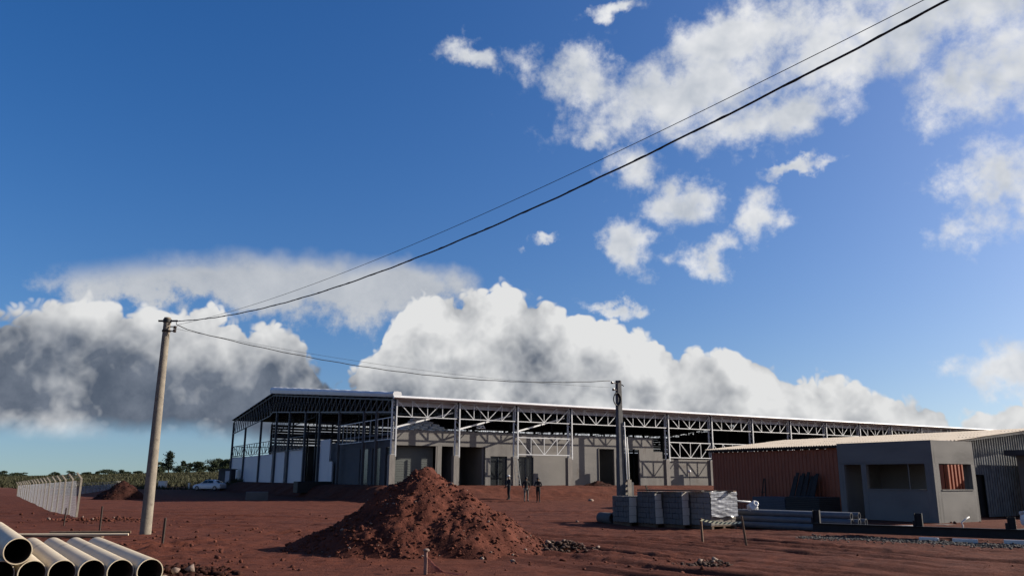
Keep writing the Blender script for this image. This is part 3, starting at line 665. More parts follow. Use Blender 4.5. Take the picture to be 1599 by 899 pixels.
def rubble(name, loc, n, rx, ry, h, label, mat, smax=.11, seed=2, pale=4):
    e = thing(name, loc, label, 'rubble'); r = np.random.default_rng(seed)
    x, y = r.normal(0, rx*.45, n), r.normal(0, ry*.45, n); g = height(x+loc[0], y+loc[1])-loc[2]
    z = g+h*np.exp(-(x/rx)**2*2-(y/ry)**2*2)*r.uniform(.1, 1, n); s = r.uniform(.02, smax, n)*r.uniform(.4, 1, n)
    tag(rocks('lumps', np.stack([x, y, z], 1), s, mat, e, seed), kind='stuff')
    for k in range(pale):
        i = r.integers(n); o = rocks('pale_chunk', [(x[i], y[i], g[i]+h*.75+.02)], [smax*r.uniform(.5, .9)], M['stone'], e, seed+k)
    return e
rubble('rubble_heap', (1.15, 20.4, 0), 480, 1.1, .5, .22, 'small dark rubble heap at the right foot of the large soil mound', M['rubble'], .085, 5, 4)
rubble('rubble_heap', (3.95, 17.1, 0), 170, .6, .35, .10, 'low patch of brick rubble on the road at the bottom edge', M['rubble'], .055, 6, 5)
rubble('rubble_heap', (-5.75, 14.9, 0), 420, .75, 1.2, .20, 'dark clods heaped beside the cream pipes', M['soil_dark'], .10, 9, 2)
rubble('rubble_heap', (-16.0, 33.0, hz(-16.0, 33.0)), 420, 2.6, 1.6, .10, 'pale broken rubble strewn by the end of the fence', M['clod'], .09, 11, 4)

# loose clods and stones over the yard (nobody could count them)
r_ = np.random.default_rng(21); N_ = 16000
yy = 11+30*r_.random(N_)**1.7; xx = r_.uniform(-.66, .66, N_)*yy*1.05
w_ = fbm(xx, yy, .45, 3)+.55*np.exp(-(((xx+7.8)/3.2)**2+((yy-21)/5)**2))*1.3+.6*np.exp(-(((xx+2)/4.5)**2+((yy-20.5)/3.4)**2))
w_ = w_-.28*sst(1.5, 4, xx+.28*(yy-22)); ok = (w_+r_.normal(0, .15, N_)) > .22; xx, yy = xx[ok], yy[ok]
sz = .007+.05*r_.power(.30, len(xx))**2.2*(.5+yy/30)
tag(rocks('loose_clods', np.stack([xx, yy, height(xx, yy)+sz*.25], 1), sz, M['clod'], None, 22), 'loose red clods strewn over the yard', 'clods', None, 'stuff')
for k, (x, y, s, lb) in enumerate(((.05, 17.9, .075, 'pale round stone on the soil in front of the large mound'), (-.62, 18.2, .05, 'small pinkish stone just left of the pink stake'), (6.1, 63.5, .16, 'white lump on the ground by the hall columns'), (2.6, 33.0, .07, 'small pale stone left of the square pole'))):
    o = rocks('stone', [(0, 0, 0)], [s], M['stone'], None, 40+k); o.location = (x, y, hz(x, y)+s*.4); tag(o, lb, 'stone')

# gravel strip before the steel frame
r_ = np.random.default_rng(31); N_ = 5200; t1 = r_.uniform(-.6, 9.5, N_); t2 = r_.normal(0, .42, N_)
xx, yy = 9.3+t1*.826+t2*.562, 25.05-t1*.562+t2*.826; sz = r_.uniform(.010, .034, N_)
tag(rocks('gravel', np.stack([xx, yy, height(xx, yy)+sz*.4], 1), sz, M['gravel'], None, 32), 'strip of grey gravel in front of the dark steel frame', 'gravel', None, 'stuff')

# ------------------------------------------------------------------ cream pipes
PD = Vector((-.565, .825, 0)); PN = Vector((.825, .565, 0)); PL = 5.7
def pipe_mesh(r=.2, t=.014, n=40):
    mb = MB(); prof = [(r, 0), (r, PL), (r-t, PL), (r-t, 0)]
    vs = [(rr*math.cos(2*math.pi*k/n), yy, rr*math.sin(2*math.pi*k/n)) for rr, yy in prof for k in range(n)]
    fs = []; mi = []
    for i in range(4):
        for k in range(n): fs.append((i*n+k, i*n+(k+1) % n, ((i+1) % 4)*n+(k+1) % n, ((i+1) % 4)*n+k)); mi.append(1 if i == 2 else 0)
    mb.add(vs, fs); mb.mi = mi; m_ = mb.mesh('pipe', [M['pipe'], M['pipe_in']]); auto_smooth(m_, 40); return m_
pm = pipe_mesh(); rzp = math.atan2(-PD.x, PD.y)
F0 = Vector((-5.55, 12.5, 0))
PLAB = {'F': 'rightmost cream pipe of the ground row, fully in view', 'E': 'second cream pipe from the right in the ground row', 'D': 'third cream pipe from the right in the ground row', 'C': 'yellowish cream pipe under the right flank of the top pipe', 'B': 'cream ground-row pipe directly below the top pipe', 'A': 'cream ground-row pipe cut by the left picture edge', 'T': 'single cream pipe lying on top of the ground row', 'G': 'short end of a low cream pipe peeking out at the bottom right of the stack'}
spec = [('F', -5.81, 13.70, .0, .2), ('E', -6.24, 13.60, -.1, .2), ('D', -6.665, 13.54, .1, .2), ('C', -7.09, 13.45, -.05, .2), ('B', -7.52, 13.37, .2, .2), ('A', -7.95, 13.25, .1, .2), ('T', -7.69, 13.20, .4, .548)]
F0 = Vector((-5.81, 13.70, 0))
for nm, x_, y_, tw, z in spec:
    o = bpy.data.objects.new('pipe', pm); link(o); o.location = (x_, y_, z+.012); o.rotation_euler = (0, tw, rzp+tw*.02); tag(o, PLAB[nm], 'pipe', 'cream pipes stacked at the lower left')
o = bpy.data.objects.new('pipe', pm); link(o); p = F0+PN*.30-PD*.25; o.location = (p.x, p.y, .045); o.rotation_euler = (0, .3, rzp); o.scale = (.33, .5, .33); tag(o, PLAB['G'], 'pipe', 'cream pipes stacked at the lower left')
# pale tubes and boards lying behind the pipes
for k, (x0, y0, x1, y1, r, mt, lb) in enumerate(((-13.9, 23.6, -10.9, 24.0, .035, 'pipe', 'thin pale tube lying on the soil behind the cream pipes'), (-13.2, 24.1, -11.0, 24.35, .04, 'wood', 'short brown tube lying beside the foot of the round pole'))):
    mb = MB(); z0, z1 = hz(x0, y0)+r, hz(x1, y1)+r
    mb.tube([(x0, y0, z0+.05), (x1, y1, z1+.05)], r, 12); o = mb.build('tube', M[mt]); auto_smooth(o.data); tag(o, lb, 'tube')
for k, (x, y, L, a, lb) in enumerate(((-12.6, 23.2, 2.6, .12, 'weathered board lying flat behind the cream pipes'), (-30.5, 45.0, 3.0, .1, 'board lying on the soil left of the fence'))):
    o = MB().box(-L/2, L/2, -.1, .1, 0, .05).build('plank', M['wood']); o.location = (x, y, hz(x, y)+.04); o.rotation_euler = (0, .02, a); tag(o, lb, 'plank')

# ------------------------------------------------------------------ poles and cables
P1 = (-10.9, 25.1); P2 = (4.43, 33.5)
e = thing('utility_pole', (P1[0], P1[1], hz(*P1)-.1), 'tall round tapered concrete pole near the cream pipes', 'pole')
mb = MB(); mb.lathe([(.168, -.4), (.165, 0), (.150, 2), (.125, 4.5), (.106, 6.62), (.100, 6.66)], 28); o = mb.build('shaft', M['pole'], e); auto_smooth(o.data)
MB().lathe([(.125, 6.50), (.128, 6.51), (.128, 6.60), (.125, 6.61)], 20).build('top_band', M['black'], e)
MB().lathe([(.128, 6.20), (.13, 6.21), (.13, 6.25), (.128, 6.26)], 20).build('band', M['iron'], e)
MB().bar((-.27, -.02, 6.55), (.34, -.02, 6.55), .05).build('cross_bolt', M['iron'], e)
mb = MB(); mb.bar((.12, -.05, 6.36), (.34, -.07, 6.36), .03).bar((.12, -.05, 6.22), (.32, -.07, 6.22), .03).bar((.32, -.06, 6.2), (.32, -.06, 6.38), .02); mb.build('bracket', M['iron'], e)
for z in (6.33, 6.22): MB().lathe([(.02, 0), (.05, .01), (.055, .03), (.035, .05), (.055, .07), (.05, .09), (.02, .1)], 12, (.30, -.09, z-.05)).build('insulator', M['porcelain'], e)
e = thing('utility_pole', (P2[0], P2[1], hz(*P2)-.1), 'square dark concrete pole with white conduits behind the block pallets', 'pole', rz=GRID)
mb = MB(); mb.add([(-.17, -.13, -.3), (.17, -.13, -.3), (.17, .13, -.3), (-.17, .13, -.3), (-.105, -.085, 5.85), (.105, -.085, 5.85), (.105, .085, 5.85), (-.105, .085, 5.85)], [(0, 3, 2, 1), (4, 5, 6, 7), (0, 1, 5, 4), (1, 2, 6, 5), (2, 3, 7, 6), (3, 0, 4, 7)])
mb.build('shaft', M['pole_grey'], e, bevel=.02)
for k, (dx, z1) in enumerate(((.20, 4.15), (.31, 3.55))):
    o = MB().tube([(dx, -.16, .6), (dx-.02, -.15, 2.5), (dx-.05, -.13, z1)], .028, 10).build('conduit', M['pvc'], e, True)
mb = MB()
for k in range(5):
    r = .20+.012*k; mb.tube([(-.24+r*math.cos(t)*.75, -.17-.015*k, 5.05+r*math.sin(t)*1.05) for t in (2*math.pi*j/28 for j in range(29))], .022, 6, caps=False)
mb.build('cable_coil', M['black'], e, True)
for a_, b_ in (((-.1, -.05, 5.72), (-.42, -.1, 5.72)), ((-.1, -.05, 5.45), (-.35, -.1, 5.45)), ((.1, -.05, 5.7), (.2, -.1, 5.62))): MB().bar(a_, b_, .03).build('bracket', M['iron'], e)
for x, z in ((-.40, 5.68), (-.34, 5.40)): MB().lathe([(.02, 0), (.05, .01), (.055, .03), (.035, .05), (.055, .07), (.05, .09), (.02, .1)], 12, (x, -.1, z)).build('insulator', M['porcelain'], e)
MB().lathe([(.13, 5.78), (.135, 5.79), (.135, 5.84), (.13, 5.85)], 4).build('top_band', M['iron'], e)
MB().box(.13, .42, -.30, -.14, .9, 1.75).build('meter_box', M['pole_grey'], e, bevel=.01)
# overhead lines
ZP = hz(*P1)-.1
def wire(label, pts, r, wav=0.0):
    mb = MB(); mb.tube(pts, r, 6); o = mb.build('cable', M['black'], None, True); tag(o, label, 'cable', 'overhead cables on the poles')
    return o
D3 = (math.sin(R(140)), math.cos(R(140)))
pts = []
for k in range(81):
    s = .35+k*(34-.35)/80; z = 6.477-.1433*s+.0057*s*s+.006*math.sin(s*4.1); pts.append((P1[0]+D3[0]*s, P1[1]+D3[1]*s, z))
pts[0] = (P1[0]+.33, P1[1]-.1, 6.46); wire('thick black twisted cable rising from the round pole to the top right', pts, .0125)
pts2 = [(x+math.cos(k*1.35)*.012, y+math.sin(k*1.35)*.004, z+math.sin(k*1.35)*.012) for k, (x, y, z) in enumerate([(P1[0]+D3[0]*s, P1[1]+D3[1]*s, 6.477-.1433*s+.0057*s*s) for s in np.linspace(.4, 34, 240)])]
o = MB().tube(pts2, .006, 5).build('strand', M['black'], bpy.data.objects['cable'], True)
pts = [(P1[0]+.33, P1[1]-.1, 6.24)]+[(P1[0]+D3[0]*s, P1[1]+D3[1]*s, 6.2986-.0808*s+.0036*s*s) for s in np.linspace(1.2, 34, 60)]
wire('thin upper wire above the thick cable to the top right', pts, .0045)
A_ = Vector((P1[0]+.34, P1[1]-.1, 6.28)); B_ = Vector((P2[0]-.36, P2[1]-.25, 5.62))
def sag(A, B, sg, n=50): return [A.lerp(B, k/n)-Vector((0, 0, sg*4*(k/n)*(1-k/n))) for k in range(n+1)]
pp = sag(A_, B_, .62); pp = [p+Vector((0, 0, .008*math.sin(k*1.7))) for k, p in enumerate(pp)]
pp = [A_+Vector((-.02, 0, .22)), A_+Vector((.0, 0, .08))]+pp[1:]
wire('thick sagging black cable between the two concrete poles', pp, .013)
wire('thin sagging wire between the two concrete poles', sag(A_+Vector((0, 0, -.06)), B_+Vector((.06, 0, -.28)), .30), .0045)

# ------------------------------------------------------------------ fences of bent concrete posts
def post_mesh(h=1.72):
    mb = MB(); mb.tube([(0, 0, -.3), (0, 0, h), (-.24, 0, h+.24)], [.062, .055, .045], 4); return mb.mesh('post', M['pole'])
pmh = post_mesh()
def fence(label, A, B, n, leftlean, kerb=True):
    e = thing('wire_fence', (A[0], A[1], 0), label, 'fence'); L = math.hypot(B[0]-A[0], B[1]-A[1]); ang = math.atan2(B[1]-A[1], B[0]-A[0])
    zs = []
    for k in range(n):
        t = k/(n-1); x, y = A[0]+(B[0]-A[0])*t, A[1]+(B[1]-A[1])*t; z = A[2]+(B[2]-A[2])*t; zs.append(z)
        o = bpy.data.objects.new('post', pmh); link(o, e); o.location = (x-A[0], y-A[1], z); o.rotation_euler = (random.uniform(-.02, .02), random.uniform(-.02, .02), leftlean)
    mb = MB(); nv = int(L/.22); 
    P = lambda t, h: (A[0]+(B[0]-A[0])*t-A[0], A[1]+(B[1]-A[1])*t-A[1], A[2]+(B[2]-A[2])*t+h)
    nd = int(L/.16)
    for k in range(nd):                                   # chain link: two families of slanting wires
        t0, t1 = k/nd, min(1, (k+11)/nd)
        f_ = (t1-t0)*nd/11
        mb.bar(P(t0, .12), P(t1, .12+1.52*f_), .0045).bar(P(t0, 1.64), P(t1, 1.64-1.52*f_), .0045)
    o = mb.build('wire_mesh', M['steel'], e); tag(o, kind='stuff')
    ca, sa = math.cos(leftlean), math.sin(leftlean)
    for q in (.3, .6, .95):
        mb = MB().bar((-.26*q*ca+0, -.26*q*sa, A[2]+1.72+.24*q), (B[0]-A[0]-.24*q*ca, B[1]-A[1]-.24*q*sa, B[2]+1.72+.24*q), .008); mb.build('barbed_wire', M['steel'], e)
    if kerb:
        mb = MB(); w = .09; nx_, ny_ = -math.sin(ang)*w, math.cos(ang)*w; bx, by = B[0]-A[0], B[1]-A[1]
        mb.add([(-nx_, -ny_, A[2]-.45), (bx-nx_, by-ny_, B[2]-.45), (bx+nx_, by+ny_, B[2]-.45), (nx_, ny_, A[2]-.45), (-nx_, -ny_, A[2]+.12), (bx-nx_, by-ny_, B[2]+.12), (bx+nx_, by+ny_, B[2]+.12), (nx_, ny_, A[2]+.12)], [(0, 3, 2, 1), (4, 5, 6, 7), (0, 1, 5, 4), (1, 2, 6, 5), (2, 3, 7, 6), (3, 0, 4, 7)])
        mb.build('kerb', M['pole'], e)
    return e
fence('pale fence of bent concrete posts with wire mesh left of the round pole', (-18.15, 35.0, -.12), (-48.0, 81.0, -.85), 18, -.15)
fence('distant darker run of bent fence posts behind the dark mound', (-46.0, 88.0, -1.0), (-62.0, 132.0, -.95), 15, -.15, False)

# ------------------------------------------------------------------ stakes
def stake(name, x, y, h, w, tx, ty, mat, label, cat='stake', cap=False):
    e = thing(name, (x, y, hz(x, y)), label, cat)
    mb = MB().bar((0, 0, -.2), (tx, ty, h), w, w); mb.build('shaft', mat, e, bevel=w*.12)
    if cap: MB().lathe([(.02, h-.01), (.055, h), (.06, h+.03), (.03, h+.05)], 12, (tx, ty, 0)).build('cap', M['stone'], e)
    return e
stake('wooden_stake', -8.55, 21.1-.4, .66, .05, .02, 0, M['iron'], 'thin rusty stake in the soil right of the round pole')
stake('wooden_stake', -13.2, 27.0, .75, .045, 0, 0, M['iron'], 'thin rusty stake left of the round pole behind the boards')
stake('wooden_stake', -15.6, 29.3, .6, .04, .02, 0, M['iron'], 'short thin stake between the fence end and the boards')
stake('wooden_stake', 10.1, 60.5, .9, .06, 0, 0, M['wood'], 'stake standing before the hall right of the square pole')
# pink stake with torn orange netting at the bottom edge
e = thing('netting_stake', (-1.53, 15.3, hz(-1.53, 15.3)), 'pink stake with torn orange plastic netting at the bottom edge', 'stake')
MB().bar((0, 0, -.2), (-.01, 0, .40), .06).build('shaft', M['stake_pink'], e, bevel=.008)
MB().lathe([(.03, .39), (.055, .40), (.06, .425), (.03, .445)], 12).build('cap', M['stone'], e)
mb = MB()
for k in range(9):                                         # drooping net strings
    t = k/8; mb.tube([(.03, -.02, .30-t*.26), (.16+.05*t, -.06, .17-t*.12), (.34, -.12, .05), (.62+.1*t, -.22, .02)], .006, 5)
for k in range(10):
    t = k/9; x = .05+t*.5; mb.tube([(x, -.03-.3*t*.5, max(.03, .28-.5*t)), (x+.02, -.05-.3*t*.5, .015)], .005, 5)
o = mb.build('netting', M['netting'], e); tag(o, kind='stuff')

# ------------------------------------------------------------------ gatehouse
GH = (16.35, 32.0); gz = .10; GA, GB, GHH = 2.7, 4.4, 3.12; T = .16
gh = thing('gatehouse', (GH[0], GH[1], gz), 'small unfinished grey plastered gatehouse with open door and windows', 'building', rz=GRID)
PL_ = M['plaster']
def gw(x0, x1, y0, y1, z0, z1, nm='wall'): return slab(nm, x0, x1, y0, y1, z0, z1, PL_, gh)
S0, S1 = 1.20, 2.22                      # sill and lintel heights
# side towards the yard (runs in depth): pier, window, pier, door, pier
for y0, y1, z0, z1 in ((0, .36, -.3, S1), (.36, 3.02, -.3, S0), (3.02, 3.26, -.3, S1), (4.1, GB, -.3, S1), (0, GB, S1, GHH)): gw(0, T, y0+(.003 if y0 else 0), y1, z0, z1)
# side towards the haul road: pier, window, pier
for x0, x1, z0, z1 in ((T+.003, .36, -.3, S1), (.363, 2.45, -.3, S0), (2.453, GA, -.3, S1), (T+.003, GA, S1+.003, GHH-.003)): gw(x0, x1, 0, T, z0, z1)
# far sides
for y0, y1, z0, z1 in ((T+.003, .40, -.3, S1), (.403, 1.9, -.3, S0-.15), (1.903, GB, -.3, S1), (T+.003, GB-.003, S1+.003, GHH-.006)): gw(GA-T, GA-.003, y0, y1, z0, z1)
gw(T+.003, GA-T-.003, GB-T, GB-.003, -.3, GHH-.009)
slab('roof_slab', T+.01, GA-T-.01, T+.01, GB-T-.01, GHH-.35, GHH-.2, PL_, gh)
slab('floor', -.5, GA+.3, -.6, GB+.3, -.3, -.02, M['concrete'], gh)
slab('window_sill', -.03, T-.02, .38, 3.0, S0+.002, S0+.04, PL_, gh); slab('window_sill', .38, 2.43, -.03, T-.02, S0+.002, S0+.04, PL_, gh)
member('window_mullion', (.05, 1.1, S0+.04), (.05, 1.1, S1), .03, .03, M['plaster'], gh)

# ------------------------------------------------------------------ orange shed with zinc gable
SH = (19.9, 38.0); sh = thing('orange_shed', (SH[0], SH[1], 0), 'long orange shed with fibre cement roof and zinc gable behind the gatehouse', 'building', rz=GRID)
SL, SWD, SE, SR = 15.1, 13.6, 3.38, .104; RID = SWD/2
def ribbed(n, pitch, h, depth, flat=.45):
    """profile of a ribbed sheet: (along, out) points"""
    pts = []
    for k in range(n):
        x = k*pitch; pts += [(x, 0), (x+pitch*flat, 0), (x+pitch*(flat+.12), depth), (x+pitch*.88, depth)]
    pts.append((n*pitch, 0)); return pts
def sheet_mesh(width, height_, pitch, depth, mat, flat=.45):
    n = max(1, round(width/pitch)); pts = ribbed(n, width/n, 0, depth, flat); mb = MB(); k = len(pts)
    mb.add([(x, -d, 0) for x, d in pts]+[(x, -d, height_) for x, d in pts], [(i, i+1, k+i+1, k+i) for i in range(k-1)])
    return mb.mesh('sheet', mat)
ms = sheet_mesh(1.0, 3.25, .25, .035, M['orange'])
for k in range(15):                       # orange eave wall, one sheet after another (faces the yard)
    o = bpy.data.objects.new('wall_sheet', ms); link(o, sh); o.location = (0, SL-k*1.005, .02); o.rotation_euler = (0, 0, R(-90))
slab('lining', .06, .12, .1, SL-.1, .0, 3.2, M['wood_dark'], sh)
mo = sheet_mesh(1.05, 3.4, .26, .11, M['orange'], .35)
for k in range(2):
    o = bpy.data.objects.new('wall_sheet', mo); link(o, sh); o.location = (k*1.055, 0, .02)
def gable_sheet(x0, x1, z0):
    n = round((x1-x0)/.19); pts = ribbed(n, (x1-x0)/n, 0, .045, .4); mb = MB(); k = len(pts); top = lambda x: SE+SR*min(x, SWD-x)-.05
    mb.add([(x0+x, -d, z0) for x, d in pts]+[(x0+x, -d, top(x0+x)) for x, d in pts], [(i, i+1, k+i+1, k+i) for i in range(k-1)])
    return mb.build('wall_sheet', M['zinc'], sh)
gable_sheet(2.12, 3.05, 1.95)
for k in range(10): gable_sheet(3.05+k*1.02, 3.05+(k+1)*1.02-.006, .02)
slab('lining', 2.1, SWD-.2, .16, .22, .0, 3.3, M['wood_dark'], sh)
slab('lining', .12, 2.09, .16, .22, .0, 3.3, M['wood_dark'], sh)
# wavy fibre cement roof sheets: rows of boards up the slope
def roof_sheet(width, length, pitch=.177, amp=.026):
    n = round(width/pitch)*4; mb = MB(); vs = []
    for j in (0, 1):
        for i in range(n+1): vs.append((i*width/n, j*length, amp*math.sin(2*math.pi*i/4)))
    for j in (0, 1):
        for i in range(n+1): vs.append((i*width/n, j*length, amp*math.sin(2*math.pi*i/4)-.012))
    q = n+1; fs = [(i, i+1, q+i+1, q+i) for i in range(n)]+[(2*q+i+1, 2*q+i, 3*q+i, 3*q+i+1) for i in range(n)]+[(2*q+i, 2*q+i+1, i+1, i) for i in range(n)]+[(q+i, q+i+1, 3*q+i+1, 3*q+i) for i in range(n)]
    mb.add(vs, fs); m_ = mb.mesh('roof_sheet', M['fibre']); return m_
rs = roof_sheet(1.06, 1.86)
ncol = int((SL+.5)/1.02)+1; th = math.atan(SR)
for half in (0, 1):
    for j in range(4):
        for k in range(ncol):
            o = bpy.data.objects.new('roof_sheet', rs); link(o, sh); s = -.35+j*1.78
            if half == 0:                 # slope rising from the yard side; sheet local y runs up the slope
                Mx = Matrix.Translation((s*math.cos(th), SL+.25-k*1.02, SE+.10+s*SR+.012*j+random.uniform(0, .012))) @ Matrix.Rotation(R(-90), 4, 'Z') @ Matrix.Rotation(th, 4, 'X')
            else:
                Mx = Matrix.Translation((SWD-s*math.cos(th), SL+.25-(k+1)*1.02, SE+.10+s*SR+.012*j)) @ Matrix.Rotation(R(90), 4, 'Z') @ Matrix.Rotation(th, 4, 'X')
            o.matrix_basis = Mx
for k in range(8): member('rafter', (-.2, k*2.1+.3, SE-.02), (RID, k*2.1+.3, SE+SR*RID-.04), .08, .14, M['wood_dark'], sh)
member('eave_beam', (-.06, -.2, SE-.02), (-.06, SL+.1, SE-.02), .07, .12, M['wood_dark'], sh)
slab('barge_board', -.3, -.26, -.28, SL+.2, SE-.06, SE+.04, M['wood_dark'], sh)
member('rake_board', (-.3, -.30, SE-.02), (RID, -.30, SE+SR*RID), .03, .14, M['steel'], sh)
slab('back_wall', .1, SWD, SL-.1, SL, 0, 3.3, M['orange'], sh)

# ------------------------------------------------------------------ site cabin and parked car at the right edge
CB = uv(SH, 4.55, -4.3); cb = thing('site_cabin', (CB[0], CB[1], 0), 'grey site cabin with dark flat roof cut by the right picture edge', 'cabin', rz=GRID)
slab('wall', 0, 4.2, 0, 3.5, -.1, 2.85, M['plaster'], cb)
slab('roof', -.55, 4.6, -.45, 3.75, 2.852, 3.1, M['steel_dark'], cb)
slab('door', -.02, -.002, .7, 1.6, 0, 2.05, M['darkwall'], cb); slab('window', -.015, -.002, 2.1, 3.0, 1.1, 1.9, M['glass'], cb)

# ------------------------------------------------------------------ pallets of concrete blocks
bx_m = {}
def block_mesh(mat):
    if mat.name not in bx_m:
        m_ = MB().box(-.193, .193, -.093, .093, .004, .186).mesh('block', mat)
        bm = bmesh.new(); bm.from_mesh(m_); bmesh.ops.bevel(bm, geom=list(bm.edges), offset=.007, segments=1, affect='EDGES'); bm.to_mesh(m_); bm.free(); bx_m[mat.name] = m_
    return bx_m[mat.name]
def pallet(loc, layers, label, mat, side_sheet=False):
    e = thing('block_pallet', (loc[0], loc[1], hz(*loc)), label, 'pallet', 'pallets of concrete blocks in a row', rz=GRID)
    for k in range(6): slab('deck_board', 0, 1.2, .02+k*.175, .14+k*.175, .10, .125, M['wood'], e)
    for k in range(3): slab('bearer', .02+k*.53, .12+k*.53, 0, 1.03, 0, .098, M['wood'], e)
    for l in range(layers):
        for i in range(6):
            for j in range(3):
                if l % 2 == 0: x, y, rz = .11+i*.195, .195+j*.34, R(90)
                else: x, y, rz = .20+j*.395, .10+i*.17, 0
                if 0 < i < 5 and j == 1 and l < layers-1: continue
                o = bpy.data.objects.new('block', block_mesh(mat)); link(o, e)
                o.location = (x+random.uniform(-.008, .008), y+random.uniform(-.008, .008), .126+l*.19); o.rotation_euler = (0, 0, rz+random.uniform(-.012, .012)); o.scale = (.86 if l % 2 == 0 else 1, 1 if l % 2 == 0 else .88, 1)
    if side_sheet:
        def skin(pts, z0, z1, nm):
            nx_ = 26; nz = 18; vs = []; fs = []
            for j in range(nz+1):
                for i in range(nx_+1):
                    t = i/nx_; p = Vector(pts[0]).lerp(Vector(pts[1]), t); z = z0+(z1-z0)*j/nz; w = .018*math.sin(z*31+t*9)+.012*math.sin(z*67+t*23)+.01*random.random()
                    vs.append((p.x+pts[2][0]*(.012+abs(w)), p.y+pts[2][1]*(.012+abs(w)), z+.01*math.sin(t*14)))
            for j in range(nz):
                for i in range(nx_): a = j*(nx_+1)+i; fs.append((a, a+1, a+nx_+2, a+nx_+1))
            MB().add(vs, fs).build(nm, M['film'], e, True)
        skin(((-.02, -.03, 0), (1.22, -.03, 0), (0, -1)), .42, .14+layers*.19, 'stretch_film')
    return e
p4 = Vector((6.95, 29.1, 0)); du = Vector((UX, UY, 0)); dv = Vector((-UY, UX, 0))
PAL = [(3, p4-du*1.08+dv*3.22, 5, 'lowest grey block pallet beside the square pole', 'block', 0), (2, p4-du*.72+dv*2.14, 6, 'second grey block pallet counted from the square pole', 'block', 0), (1, p4-du*.36+dv*1.08, 6, 'bare block pallet just left of the film-wrapped one', 'block', 0), (0, p4, 6, 'tan block pallet wrapped in silvery stretch film', 'block_tan', 1)]
for k, p, ly, lb, mt, wr in PAL:
    e = pallet((p.x, p.y), ly, lb, M[mt], bool(wr))
    if not wr:                            # sunlight painted as added pale sheets down the side, one below the other
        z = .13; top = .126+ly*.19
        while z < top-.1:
            h = random.uniform(.22, .34); slab('lit_side_sheet', -.012+random.uniform(0, .02), .33+random.uniform(-.05, .03), -.030, -.022, z, min(z+h, top), M['side_sheet'], e); z += h+.012
# hollow block standing on the lowest pallet
q = PAL[0][1]+du*.35+dv*.45
e = thing('hollow_block', (q.x, q.y, hz(q.x, q.y)+.126+5*.19), 'grey hollow block standing upright on the lowest block pallet', 'block', rz=GRID)
mb = MB(); mb.box(-.09, .09, -.09, -.06, 0, .60).box(-.09, .09, .06, .09, 0, .60)
for k in range(4): mb.box(-.09, .09, -.058, .058, k*.19, k*.19+.03)
mb.build('shell', M['block_tan'], e)
# boards thrown across the pallets
for k, (d0, d1, w, mt, lb) in enumerate(((.15, 3.0, .45, 'wood_dark', 'dark long board lying over the block pallets, farthest from the road'), (.35, 2.9, .12, 'wood_dark', 'thin dark board on the block pallets, nearest the road'), (-.25, 1.25, .85, 'wood', 'short pale-edged board on the film-wrapped pallet'))):
    a = p4+dv*d1+du*(w-.336*d1); b = p4+dv*d0+du*(w-.336*d0); zz = max(hz(a.x, a.y), hz(b.x, b.y))+.126+6*.19+.022+.004
    o = MB().bar((a.x, a.y, zz), (b.x, b.y, zz), .20, .04).build('plank', M[mt]); tag(o, lb, 'plank')
# leaning slat behind the pallets
o = MB().bar((5.75, 32.6, .0), (5.25, 32.4, 1.45), .06).build('leaning_slat', M['wood']); tag(o, 'thin timber slat leaning behind the block pallets', 'slat')
# concrete ring pipe by the square pole
e = thing('drain_pipe', (3.98, 32.6, hz(3.98, 32.6)-.04), 'short concrete drain pipe lying at the foot of the square pole', 'pipe')
mb = MB(); n = 28; ax = Vector((.52, -.85, 0)); sx = Vector((.85, .52, 0))
prof = [(.22, -.8), (.22, 0), (.18, 0), (.18, -.8)]
vs = [tuple(ax*l+sx*(r*math.cos(2*math.pi*k/n))+Vector((0, 0, .24+r*math.sin(2*math.pi*k/n)))) for r, l in prof for k in range(n)]
mb.add(vs, [(i*n+k, i*n+(k+1) % n, ((i+1) % 4)*n+(k+1) % n, ((i+1) % 4)*n+k) for i in range(4) for k in range(n)]); o = mb.build('barrel', M['darkwall'], e); auto_smooth(o.data, 40)

# ------------------------------------------------------------------ taped stakes, bag, tubes
def tstake(x, y, h, lean, lb):
    e = thing('wooden_stake', (x, y, hz(x, y)), lb, 'stake'); MB().bar((0, 0, -.25), (lean, .02, h), .055).build('shaft', M['wood'], e, bevel=.008); return e
S1_, S2_ = (5.31, 23.3), (6.25, 22.3)
tstake(*S1_, .66, -.03, 'left timber stake holding the striped tape'); tstake(*S2_, .76, -.11, 'right leaning timber stake holding the striped tape')
e = thing('striped_tape', (S1_[0], S1_[1], 0), 'yellow and black striped tape stretched between two timber stakes', 'tape')
A = Vector((-.03, -.04, hz(*S1_)+.62)); B = Vector((S2_[0]-S1_[0]-.09, S2_[1]-S1_[1]-.04, hz(*S2_)+.60)); nst = 20
for k in range(nst):
    f0, f1 = k/nst, (k+1)/nst; q0, q1 = A.lerp(B, f0), A.lerp(B, f1); s0, s1 = -.05*4*f0*(1-f0), -.05*4*f1*(1-f1); w = .045; bk = Vector((.03, .05, 0)); sl = (B-A)/nst*.5
    vs = [q0+Vector((0, 0, s0-w*.5))-sl*.5-bk, q1+Vector((0, 0, s1-w*.5))-sl*.5-bk, q1+Vector((0, 0, s1+w*.5))+sl*.5+bk, q0+Vector((0, 0, s0+w*.5))+sl*.5+bk]; th_ = Vector((.004, .004, 0))
    MB().add(vs+[v+th_ for v in vs], [(0, 1, 2, 3), (7, 6, 5, 4), (0, 4, 5, 1), (1, 5, 6, 2), (2, 6, 7, 3), (3, 7, 4, 0)]).build('stripe', M['yellow'] if k % 2 == 0 else M['black'], e)
